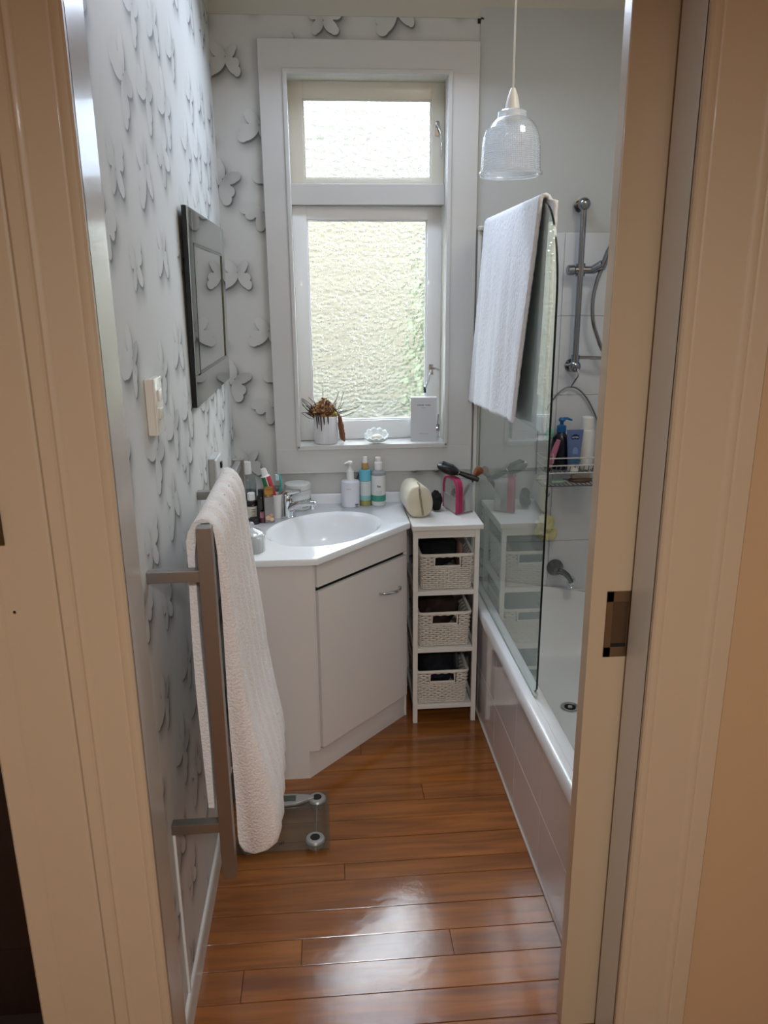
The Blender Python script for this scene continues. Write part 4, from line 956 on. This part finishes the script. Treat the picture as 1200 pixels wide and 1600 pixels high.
for x, l_ in ((-.034, .045), (-.018, .055), (-.006, .03), (.010, .028), (-.027, .03)):
    obj('drooping_frond', MB().tube([(px_+x, py_-.040, zs+.115), (px_+x-.001, py_-.0505, zs+.112), (px_+x, py_-.052, zs+.112-l_*.6), (px_+x+.001, py_-.0515, zs+.112-l_)], [.003, .0032, .0026, .0012], 6), TWG, pt)
obj('hanging_catkin', lump((0, 0, 0), (.012, .011, .05), 35, .3, 90).xf(Matrix.Translation((px_+.062, py_-.012, zs+.058))@Matrix.Rotation(math.radians(-8), 4, 'Y')).tube([(px_+.03, py_-.01, zs+.115), (px_+.05, py_-.012, zs+.118), (px_+.058, py_-.012, zs+.10)], .004, 6), BRN, pt)

sh = thing('shell_soap_dish', (.207, 3.05, zs), 'pale frilled shell dish holding a small soap on the window sill', 'soap dish')
SHM = mat('pale_aqua_glass', (236, 244, 243), .2, coat=.5)
def shell(u, v):
    a = u*2*PI; fr = 1+.035*math.sin(a*11)*v*v+.03*math.sin(a*4+1)*v
    r = .012+.036*v; return Vector((.207+r*fr*math.cos(a)*1.02, 3.048+r*fr*math.sin(a)*.72, zs+.004+.018*v*v+.0028*v*math.sin(a*11+1)+(.034*v*max(0, math.sin(a))**.6)))
b = MB(); V = b.grid(shell, 72, 10, cu=True); b.cap([V[i][0] for i in range(72)])
ob_ = obj('shell', b, SHM, sh, ang=180); md = ob_.modifiers.new('thick', 'SOLIDIFY'); md.thickness = .003
obj('soap', MB().sph((.209, 3.043, zs+.021), (.024, .017, .016), 24, 14), mat('ivory_soap', (222, 216, 200), .4), sh)

bx = thing('white_carton', (.402, 3.08, zs), 'flat white perfume carton standing at the right of the window sill', 'box')
bM_ = Matrix.Translation((.402, 3.083, zs))@Matrix.Rotation(math.radians(-7), 4, 'Z')
obj('carton', MB().box(-.052, .052, -.018, .018, 0, .178, .001).xf(bM_), mat('white_card', (206, 207, 209), .5), bx)
mk = MB()
for i in range(13):
    if i in (7,): continue
    mk.box(-.026+i*.0042, -.0235+i*.0042, -.0186, -.0179, .1445, .1485+.0006*(i % 3))
obj('printed_line', mk.xf(bM_), GINK, bx)
mk = MB()
for i in range(12): mk.box(-.018+i*.0031, -.0160+i*.0031, -.0186, -.0179, .0305, .0325)
obj('printed_line', mk.xf(bM_), mat('light_grey_ink', (150, 152, 156), .6), bx)
mk = MB()
for i in range(5): mk.box(-.007+i*.003, -.005+i*.003, -.0186, -.0179, .136, .1375)
obj('printed_line', mk.xf(bM_), GINK, bx)

# ------------------------------------------------------------------ things on the benchtop
zt = CT+.0255
def bottle(name, x, y, parts, label, cat='bottle', group=None, zk=1.0):
    t = thing(name, (x, y, zt), label, cat, group)
    for pn_, prof_, m_ in parts: obj(pn_, MB().lathe([(r_, z_*zk) for r_, z_ in prof_], (x, y, zt), 32), m_, t)
    return t
dp_ = bottle('soap_dispenser', .096, 2.992, [('body', [(0, 0), (.034, 0), (.0365, .003), (.0375, .098), (.0355, .104), (.014, .107), (0, .107)], mat('white_ceramic_bottle', (224, 224, 232), .35)), ('collar', [(0, .106), (.0145, .106), (.0145, .142), (.0125, .1465), (0, .147)], WHPL)], 'squat white pump dispenser, left of the two tall bottles behind the basin')
obj('pump', MB().lathe([(0, .145), (.0095, .146), (.0085, .152), (.006, .156), (.006, .170), (.010, .173), (.011, .182), (.006, .185), (0, .185)], (.096, 2.992, zt), 18).tube([(.096, 2.992, zt+.178), (.084, 2.985, zt+.180), (.074, 2.979, zt+.175)], [.0055, .0045, .0035], 8), WHPL, dp_)
obj('printed_line', MB().box(.078, .096, 2.9535, 2.9555, zt+.077, zt+.079), mat('pale_ink', (180, 182, 190), .6), dp_)
obj('label_mark', MB().box(.112, .126, 2.9595, 2.9625, zt+.012, zt+.0155).box(.112, .124, 2.9595, 2.9625, zt+.005, zt+.008), GINK, dp_)
SKY = mat('sky_blue_label', (104, 182, 200), .4); OILG = mat('olive_liquid', (150, 146, 78), .15, coat=.5); PLAB = mat('pale_label', (206, 212, 210), .5); AQUA = mat('aqua_band', (140, 190, 188), .4)
b2 = bottle('serum_bottle', .157, 3.004, [('body', [(0, 0), (.0225, 0), (.0235, .003), (.0235, .098), (.0225, .101), (0, .101)], OILG), ('aqua_band', [(.0238, .018), (.0239, .018), (.0239, .034), (.0238, .034)], AQUA), ('paper_label', [(.0238, .034), (.0240, .034), (.0240, .080), (.0238, .080)], PLAB),
   ('blue_band', [(.0238, .081), (.0246, .082), (.0246, .112), (.0225, .116), (0, .116)], SKY), ('clear_neck', [(.0125, .116), (.014, .118), (.0135, .134), (.011, .138), (0, .138)], mat('amber_liquid', (176, 140, 84), .15, coat=.5)), ('white_cap', [(0, .135), (.0095, .135), (.0105, .139), (.0095, .150), (.0085, .157), (0, .158)], WHPL)], 'slim clear bottle with a sky blue band, middle of three behind the basin', zk=1.26)
GRN = mat('green_band', (58, 140, 122), .4)
b3 = bottle('spray_bottle', .209, 2.998, [('body', [(0, 0), (.0265, 0), (.0285, .004), (.029, .010), (.029, .100), (.027, .108), (.017, .113), (.0165, .116), (0, .116)], mat('white_bottle_plastic', (218, 217, 214), .35)), ('green_band', [(.0291, .016), (.0295, .016), (.0295, .036), (.0291, .036)], GRN), ('shoulder', [(.0272, .1005), (.0292, .1005), (.0288, .109), (.020, .1165), (.0, .1166)], mat('clear_shoulder', (150, 154, 156), .12, coat=.5)), ('collar', [(0, .117), (.0155, .117), (.016, .119), (.0155, .141), (.0125, .144), (0, .144)], WHPL), ('spray_head', [(0, .144), (.0115, .144), (.0115, .157), (.0095, .159), (0, .159)], WHPL)], 'white spray bottle with a green band, rightmost of three behind the basin', zk=1.24)
text('fae', .013, (.209, 2.9683, zt+.083), (PI/2, 0, 0), KINK, b3)
obj('printed_lines', MB().box(.198, .220, 2.9685, 2.9705, zt+0.0620, zt+0.0630).box(.196, .222, 2.9685, 2.9705, zt+0.0558, zt+0.0568).box(.200, .218, 2.9685, 2.9705, zt+0.0496, zt+0.0506), mat('pale_green_ink', (160, 190, 180), .6), b3)
jr = bottle('cream_jar', -.114, 2.985, [('jar', [(0, 0), (.048, 0), (.051, .004), (.051, .058), (.049, .062), (0, .062)], mat('white_jar', (216, 219, 216), .3)), ('lid', [(0, .062), (.0515, .062), (.0525, .065), (.0525, .098), (.050, .102), (.046, .103), (0, .1025)], mat('white_lid', (208, 210, 206), .35))], 'wide white cream jar with screw lid, behind the tap', 'jar')
lbm = MB()
for k in range(26):
    a0 = -1.25+k*.075; lbm.grid(lambda u, v: Vector((-.114+.0514*math.cos(a0+u*.075), 2.985+.0514*math.sin(a0+u*.075), zt+.012+v*(.030+.004*math.sin(k*2.1)))), 2, 2)
obj('grey_label', lbm, mat('mottled_grey_label', (112, 112, 110), .5, noise_amt=.7, noise_scale=160), jr)
obj('lid_grooves', MB().tube([(-.114+.0526*math.cos(t), 2.985+.0526*math.sin(t), zt+.080) for t in [2*PI*k/40 for k in range(40)]], .0006, 5, closed=True), GINK, jr)

tm = thing('tooth_mug', (-.193, 2.858, zt), 'white tapered tumbler holding the toothpaste and brush', 'tumbler')
mgx, mgy = -.193, 2.856
obj('cup', MB().lathe([(0, 0), (.019, 0), (.0205, .002), (.0265, .092), (.0272, .0945), (.0255, .0945), (.0245, .090), (.019, .006), (0, .005)], (mgx, mgy, zt), 32), mat('white_tumbler', (222, 222, 218), .3), tm)
tpt = thing('toothpaste_tube', (-.205, 2.858, zt+.012), 'green and red toothpaste tube standing cap up in the tumbler', 'toothpaste')
def tube_paste():
    b = MB(); return b
lean_t = Matrix.Translation((mgx-.004, mgy+.004, zt+.028))@Matrix.Rotation(math.radians(-13), 4, 'Y')@Matrix.Rotation(math.radians(4), 4, 'X')@Matrix.Diagonal((1.22, 1.0, 1.04, 1))
def pl_half(x0, x1):   # strip of the flattened tube between two fractions of its width
    b = MB()
    def fn(u, v):
        t = v; hw = .0165*(1-.12*t); xx = -hw+2*hw*(x0+(x1-x0)*u); th = .004+.012*t
        e = math.sqrt(max(0, 1-(xx/hw)**2)) if hw else 0
        return Vector((xx, -th*e, .135*t))
    V1 = b.grid(fn, 8, 10)
    return b
def tube_body():
    b = MB(); n = 28; R = []
    for k in range(12):
        t = k/11; hw = .0168*(1-.12*t); th = .0025+.0125*t
        R.append([b.bm.verts.new((hw*math.cos(2*PI*q/n), th*math.sin(2*PI*q/n), .135*t)) for q in range(n)])
    R.append([b.bm.verts.new((.007*math.cos(2*PI*q/n), .007*math.sin(2*PI*q/n), .143)) for q in range(n)])
    for A_, B_ in zip(R, R[1:]):
        for q in range(n):
            f = b.bm.faces.new((A_[q], A_[(q+1) % n], B_[(q+1) % n], B_[q])); x = (A_[q].co.x+A_[(q+1) % n].co.x)/2/.0165; k = R.index(A_); wav = .12*math.sin(k*.9)
            f.material_index = 0 if k == 11 else (1 if x < -.12+wav and x > -.82 else (2 if x > .06+wav else 0))
    b.bm.faces.new(R[0][::-1]); b.bm.faces.new(R[-1]); return b
GRT = mat('toothpaste_green', (40, 118, 74), .3); RDT = mat('toothpaste_red', (182, 44, 62), .3)
obj('tube', tube_body().xf(lean_t), [WHPL, GRT, RDT], tpt)
obj('cap', MB().lathe([(0, .141), (.0095, .141), (.0105, .144), (.0085, .160), (.0078, .164), (0, .165)], n=24).xf(lean_t), WHPL, tpt)
tbz = thing('toothbrush', (-.185, 2.862, zt+.012), 'teal and white toothbrush standing in the tumbler', 'toothbrush')
TEAL = mat('teal_plastic', (44, 160, 150), .3)
obj('handle', MB().tube([(-.196, 2.852, zt+.014), (-.184, 2.862, zt+.065), (-.175, 2.868, zt+.110), (-.173, 2.870, zt+.138), (-.179, 2.872, zt+.166)], [.0045, .005, .0042, .0035, .0045], 8), TEAL, tbz)
obj('bristles', MB().box(-.192, -.178, 2.8665, 2.8775, zt+.142, zt+.165, .0015), mat('white_blue_bristle', (190, 216, 226), .8), tbz)
tb2 = thing('white_toothbrush', (-.20, 2.87, zt+.012), 'white toothbrush half hidden behind the toothpaste tube', 'toothbrush')
obj('handle', MB().tube([(-.190, 2.862, zt+.014), (-.206, 2.872, zt+.08), (-.214, 2.876, zt+.128)], [.0045, .0045, .004], 8), WHPL, tb2)
obj('bristles', MB().box(-.2215, -.2105, 2.871, 2.881, zt+.120, zt+.140, .0015), mat('white_bristle', (225, 225, 225), .8), tb2)

pf = thing('perfume_bottle', (-.218, 2.80, zt), 'square clear perfume bottle with gold cap and floral base', 'bottle')
GLB = mat('bottle_glass', (132, 126, 124), .08, coat=.6, noise_amt=.25, noise_scale=50); GOLD = mat('gold_cap', (164, 124, 62), .3, metal=.7)
Mp = Matrix.Translation((-.217, 2.80, zt))@Matrix.Rotation(math.radians(12), 4, 'Z')
obj('flask', MB().box(-.0185, .0185, -.0165, .0165, 0, .100, .004).xf(Mp), GLB, pf)
obj('collar', MB().lathe([(0, .099), (.012, .099), (.0135, .102), (.0135, .109), (0, .109)], n=20).xf(Mp), GOLD, pf)
obj('cap', MB().box(-.0165, .0165, -.0155, .0155, .109, .134, .002).xf(Mp), GOLD, pf)
for k, (a, h, r, c) in enumerate(((-.006, .02, .010, (206, 168, 132)), (.007, .013, .008, (214, 190, 150)), (.004, .03, .0075, (188, 140, 110)))):
    obj('floral_print', MB().sph((a, -.0165, h), (r, .0014, r*.9), 14, 8).xf(Mp), mat('floral_print_%d' % k, c, .5), pf)
BRG = mat('brown_glass', (30, 20, 18), .12, coat=.5)
b4 = bottle('brown_medicine_bottle', -.284, 2.835, [('body', [(0, 0), (.020, 0), (.022, .003), (.022, .064), (.019, .074), (.010, .080), (0, .08)], BRG), ('paper_label', [(.0222, .010), (.0225, .010), (.0225, .056), (.0222, .056)], mat('cream_label', (216, 210, 196), .6)), ('cap', [(0, .078), (.0145, .078), (.0155, .081), (.0145, .104), (.0125, .106), (0, .106)], WHPL)], 'brown glass bottle with a cream label and white cap, beside the towel')
obj('label_print', MB().box(-.284, -.268, 2.8115, 2.814, zt+.044, zt+.046).box(-.284, -.270, 2.8115, 2.814, zt+.036, zt+.0375).box(-.284, -.27, 2.8115, 2.814, zt+.024, zt+.0255), GINK, b4)
b5 = bottle('black_bottle', -.247, 2.832, [('body', [(0, 0), (.019, 0), (.020, .003), (.020, .085), (.014, .095), (0, .095)], mat('black_glass', (18, 14, 16), .12, coat=.5)), ('cap', [(0, .094), (.0115, .094), (.0115, .118), (0, .118)], BLACKP)], 'tall black bottle behind the gold capped perfume')
b6 = bottle('nail_polish', -.243, 2.793, [('body', [(0, 0), (.011, 0), (.012, .003), (.012, .017), (.007, .020), (0, .02)], mat('plum_glass', (88, 40, 52), .12, coat=.5)), ('cap', [(0, .019), (.0085, .019), (.0095, .023), (.0085, .040), (0, .041)], mat('mauve_cap', (150, 96, 110), .4))], 'tiny plum nail polish bottle with a mauve cap, next to the perfume')
b7 = bottle('mouthwash_bottle', -.305, 2.945, [('body', [(0, 0), (.031, 0), (.033, .004), (.033, .095), (.028, .115), (.016, .126), (0, .126)], glassy('clear_bottle_plastic', (.70, .74, .74, 1), haze=.12, refl=2)), ('liquid', [(0, .003), (.030, .003), (.031, .07), (0, .07)], mat('smoky_liquid', (52, 56, 54), .2)), ('cap', [(0, .124), (.0165, .124), (.0175, .127), (.0155, .160), (.0145, .163), (0, .164)], WHPL)], 'clear bottle with a tall white cap in the corner behind the towel', zk=1.24)
b8 = bottle('dark_jar', -.200, 2.972, [('body', [(0, 0), (.026, 0), (.028, .003), (.028, .05), (.024, .062), (0, .062)], mat('smoky_glass', (44, 42, 42), .1, coat=.6)), ('lid', [(0, .061), (.022, .061), (.024, .064), (.024, .085), (.018, .094), (0, .096)], mat('smoky_lid', (70, 68, 66), .15, coat=.5))], 'small smoky glass jar behind the tumbler', 'jar')
b9 = bottle('black_case', -.272, 2.782, [('body', [(0, 0), (.018, 0), (.02, .003), (.02, .020), (.018, .022), (0, .022)], mat('black_case', (14, 14, 16), .4))], 'small round black case in front of the brown bottle', 'case')
gj = thing('ribbed_glass_jar', (-.252, 2.458, zt), 'ribbed clear glass jar with a glass lid at the front of the benchtop', 'jar')
RG = glassy('ribbed_glass', (.94, .95, .95, 1), haze=.30, hazecol=(.95, .95, .95, 1), refl=2.2, rough=.05)
obj('jar', MB().lathe([(0, .002), (.040, .0), (.043, .004), (.043, .052), (.045, .056), (.042, .056), (.040, .05), (.039, .008), (0, .006)], (-.252, 2.458, zt), 96, rad=lambda q, z: 1+(.022*math.cos(q*2*PI*24) if .003 < z < .053 else 0)), RG, gj, ang=60)
obj('dark_contents', lump((-.254, 2.458, zt+.027), (.03, .03, .019), 41, .3, 60), mat('hair_ties', (120, 114, 110), .7), gj)
ld = obj('lid', MB().lathe([(.046, .056), (.047, .059), (.043, .063), (.030, .072), (.012, .079), (.006, .083), (0, .083)], (-.252, 2.458, zt), 96, rad=lambda q, z: 1+(.02*math.cos(q*2*PI*24) if .06 < z < .075 else 0)), RG, gj, ang=60)
obj('lid_knob', MB().sph((-.252, 2.458, zt+.092), (.011, .011, .011), 18, 12), RG, ld)

# ------------------------------------------------------------------ things on the shelf tower
zh = .8245
cb = thing('cream_cosmetic_bag', (.35, 2.86, zh), 'cream satin cosmetic bag with a zip, at the left on the shelf tower', 'bag')
CRS = mat('cream_satin', (214, 203, 178), .32, sheen=.3, bump=.12, bump_scale=40)
def bag(u, v):
    # rounded trapezoid section along y (front end at v=0)
    t = v; y = 2.800+.175*t; a = 2*PI*u
    w_, h_ = .050*(1-.12*t), .062*(1-.08*t)
    cxx = .352-.016*t
    sx = math.copysign(abs(math.cos(a))**.75, math.cos(a)); sz = math.copysign(abs(math.sin(a))**.75, math.sin(a))
    top = 1-.20*max(0, sz)
    return Vector((cxx+w_*sx*top, y, zh+h_+h_*sz-.002*0+.002*math.sin(a*5+t*9)*0))
b = MB(); V = b.grid(bag, 40, 16, cu=True)
def endcap(idx, dy):
    loop = [V[i][idx] for i in range(40)]; c0 = sum((v.co for v in loop), Vector())/40; prev = loop
    for s_, o in ((.9, .35), (.6, .75), (.25, .97)):
        ring = [b.bm.verts.new(c0+(v.co-c0)*s_+Vector((0, dy*o, 0))) for v in loop]
        for i in range(40): b.bm.faces.new((prev[i], prev[(i+1) % 40], ring[(i+1) % 40], ring[i]))
        prev = ring
    b.bm.faces.new(prev)
endcap(0, -.016); endcap(-1, .012)
obj('pouch', b, CRS, cb, ang=180)
zp = [(.352, 2.86, zh+.1225), (.352, 2.81, zh+.123), (.350, 2.797, zh+.116), (.351, 2.7855, zh+.095), (.355, 2.7825, zh+.065), (.360, 2.7835, zh+.035), (.364, 2.790, zh+.012)]
obj('zip', MB().tube(spline(zp, 5), .0042, 6), mat('taupe_zip', (150, 136, 112), .5), cb)
obj('zip_pull', MB().box(.3475, .3525, 2.778, 2.7805, zh+.100, zh+.118, .001), SATIN, cb)

kb = thing('clear_toiletry_bag', (.53, 2.88, zh), 'clear plastic toiletry bag with magenta piping, on the shelf tower', 'bag')
MAG = mat('magenta_piping', (168, 36, 84), .5); CLR = glassy('clear_vinyl', (.93, .92, .92, 1), haze=.3, hazecol=(.9, .88, .88, 1), refl=2.2, rough=.06)
K0 = Vector((.466, 2.935, zh+.001)); K1 = Vector((.497, 2.812, zh+.001)); K2 = Vector((.565, 2.848, zh+.001)); 
e1 = (K1-K0); L1 = e1.length; e1.normalize(); e2 = (K2-K1); L2 = e2.length; e2.normalize(); KH = .135
def arch2(t, L_, h_):     # arched outline of a face: 0..1 along base then over the top
    return
def kpanel(off, inset=0, zlim=None):
    pts = []
    L_ = L1-2*inset; H_ = KH-inset
    n = 22
    for k in range(n+1):
        a = PI*k/n; sx = math.copysign(abs(math.cos(a))**.6, math.cos(a)); sz = abs(math.sin(a))**.6
        x = inset+L_/2-L_/2*sx; z = H_*.52+H_*.48*sz
        pts.append((x, z))
    pts = [(inset, .004)]+pts+[(L1-inset, .004)]
    return [K0+e1*x+Vector((0, 0, z))+e2*off for x, z in pts]
b = MB()
F_ = kpanel(0); G_ = kpanel(L2)
fa = [b.bm.verts.new(p) for p in F_]; ga = [b.bm.verts.new(p) for p in G_]
b.bm.faces.new(fa); b.bm.faces.new(ga[::-1])
for i in range(len(fa)): b.bm.faces.new((fa[i], fa[(i+1) % len(fa)], ga[(i+1) % len(ga)], ga[i]))
obj('vinyl_body', b, CLR, kb, ang=30)
obj('piping', MB().tube(kpanel(-.001), .0045, 8), MAG, kb)
gus = kpanel(.012)
gb = MB(); q0 = kpanel(.006, -.0012); q1 = kpanel(.028, -.0012)
for i in range(8, len(q0)-1):
    gb.bm.faces.new([gb.bm.verts.new(p) for p in (q0[i], q0[i+1], q1[i+1], q1[i])])
obj('zip_gusset', gb, MAG, kb)
pk = MB(); P4 = [K0+e1*.004+Vector((0, 0, .006))-e2*.002, K0+e1*(L1-.006)+Vector((0, 0, .006))-e2*.002, K0+e1*(L1-.006)+Vector((0, 0, .062))-e2*.005, K0+e1*.004+Vector((0, 0, .066))-e2*.005]
pk.bm.faces.new([pk.bm.verts.new(p) for p in P4])
obj('front_pocket', pk, glassy('frosted_vinyl', (.85, .84, .84, 1), haze=.85, hazecol=(.98, .96, .96, 1), refl=2, rough=.1), kb)
for nm, off, dx, r, h, m_, lb in (('small_white_bottle', .035, .065, .013, .085, WHPL, 'small white bottle inside the clear toiletry bag'), ('small_dark_tube', .04, .10, .012, .06, BLACKP, 'short dark tube inside the clear toiletry bag'), ('small_rose_tube', .03, .035, .011, .09, mat('rose_plastic', (150, 120, 126), .4), 'rose grey tube inside the clear toiletry bag')):
    c = K0+e1*dx+e2*off
    t = thing(nm, (c.x, c.y, zh+.003), lb, 'bottle' if 'bottle' in nm else 'tube')
    obj('body', MB().lathe([(0, 0), (r, 0), (r, h*.7), (r*.6, h*.78), (0, h*.78)], (c.x, c.y, zh+.003), 18), m_, t)
    obj('cap', MB().lathe([(0, h*.77), (r*.62, h*.77), (r*.55, h), (0, h)], (c.x, c.y, zh+.003), 18), m_ if nm != 'small_dark_tube' else SATIN, t)
obj('feet_trim', MB().tube([K1+e1*-.004+Vector((0, 0, .004)), K1+e2*.02+Vector((0, 0, .004)), K2+Vector((0, 0, .004))], .003, 6), mat('grey_piping', (120, 104, 106), .5), kb)
hd = thing('hair_brush', (.50, 2.86, zh+.15), 'black paddle hair brush lying across the clear toiletry bag', 'hair brush')
HB0, HB1 = Vector((.462, 2.885, zh+.172)), Vector((.590, 2.862, zh+.126))
hdir = (HB1-HB0).normalized()
hq = hdir.to_track_quat('X', 'Z').to_matrix().to_4x4()
obj('paddle', MB().sph((0, 0, 0), (.046, .034, .021), 28, 16).xf(Matrix.Translation(HB0+hdir*.012)@hq), BLACKP, hd)
obj('bristle_pad', MB().box(-.03, .022, -.021, .021, .008, .020, .006, 2).xf(Matrix.Translation(HB0+hdir*.010)@hq), mat('black_rubber', (24, 24, 26), .7), hd)
obj('handle', MB().tube([HB0+hdir*.045, HB0+hdir*.06, HB0+hdir*.10, HB1+hdir*.0], [.012, .009, .0115, .009], 12), BLACKP, hd)
obj('silver_ring', MB().tube([HB0+hdir*.053, HB0+hdir*.057], .0118, 14), CHROME, hd)
mb_ = thing('makeup_brush', (.585, 2.905, zh+.12), 'fluffy brown makeup brush poking out behind the hair brush', 'makeup brush')
obj('bristle_tuft', MB().lathe([(0, 0), (.009, 0), (.015, .014), (.018, .026), (.014, .036), (0, .040)], n=20).xf(Matrix.Translation((.582, 2.90, zh+.135))@Matrix.Rotation(math.radians(38), 4, 'Y')), mat('brown_hair', (128, 72, 38), .8, noise_amt=.4, noise_scale=90, stretch=(1, 1, .2)), mb_)
obj('handle', MB().tube([(.583, 2.90, zh+.136), (.555, 2.898, zh+.09), (.535, 2.896, zh+.05)], [.009, .006, .004], 10), BLACKP, mb_)
scn = obj('hair_scrunchie', lump((.430, 2.90, zh+.034), (.020, .034, .036), 51, .35, 40), mat('black_velvet', (12, 11, 12), .95), base=(.43, 2.90, zh)); tag(scn, 'black fabric scrunchie between the cream bag and clear bag', 'hair tie')
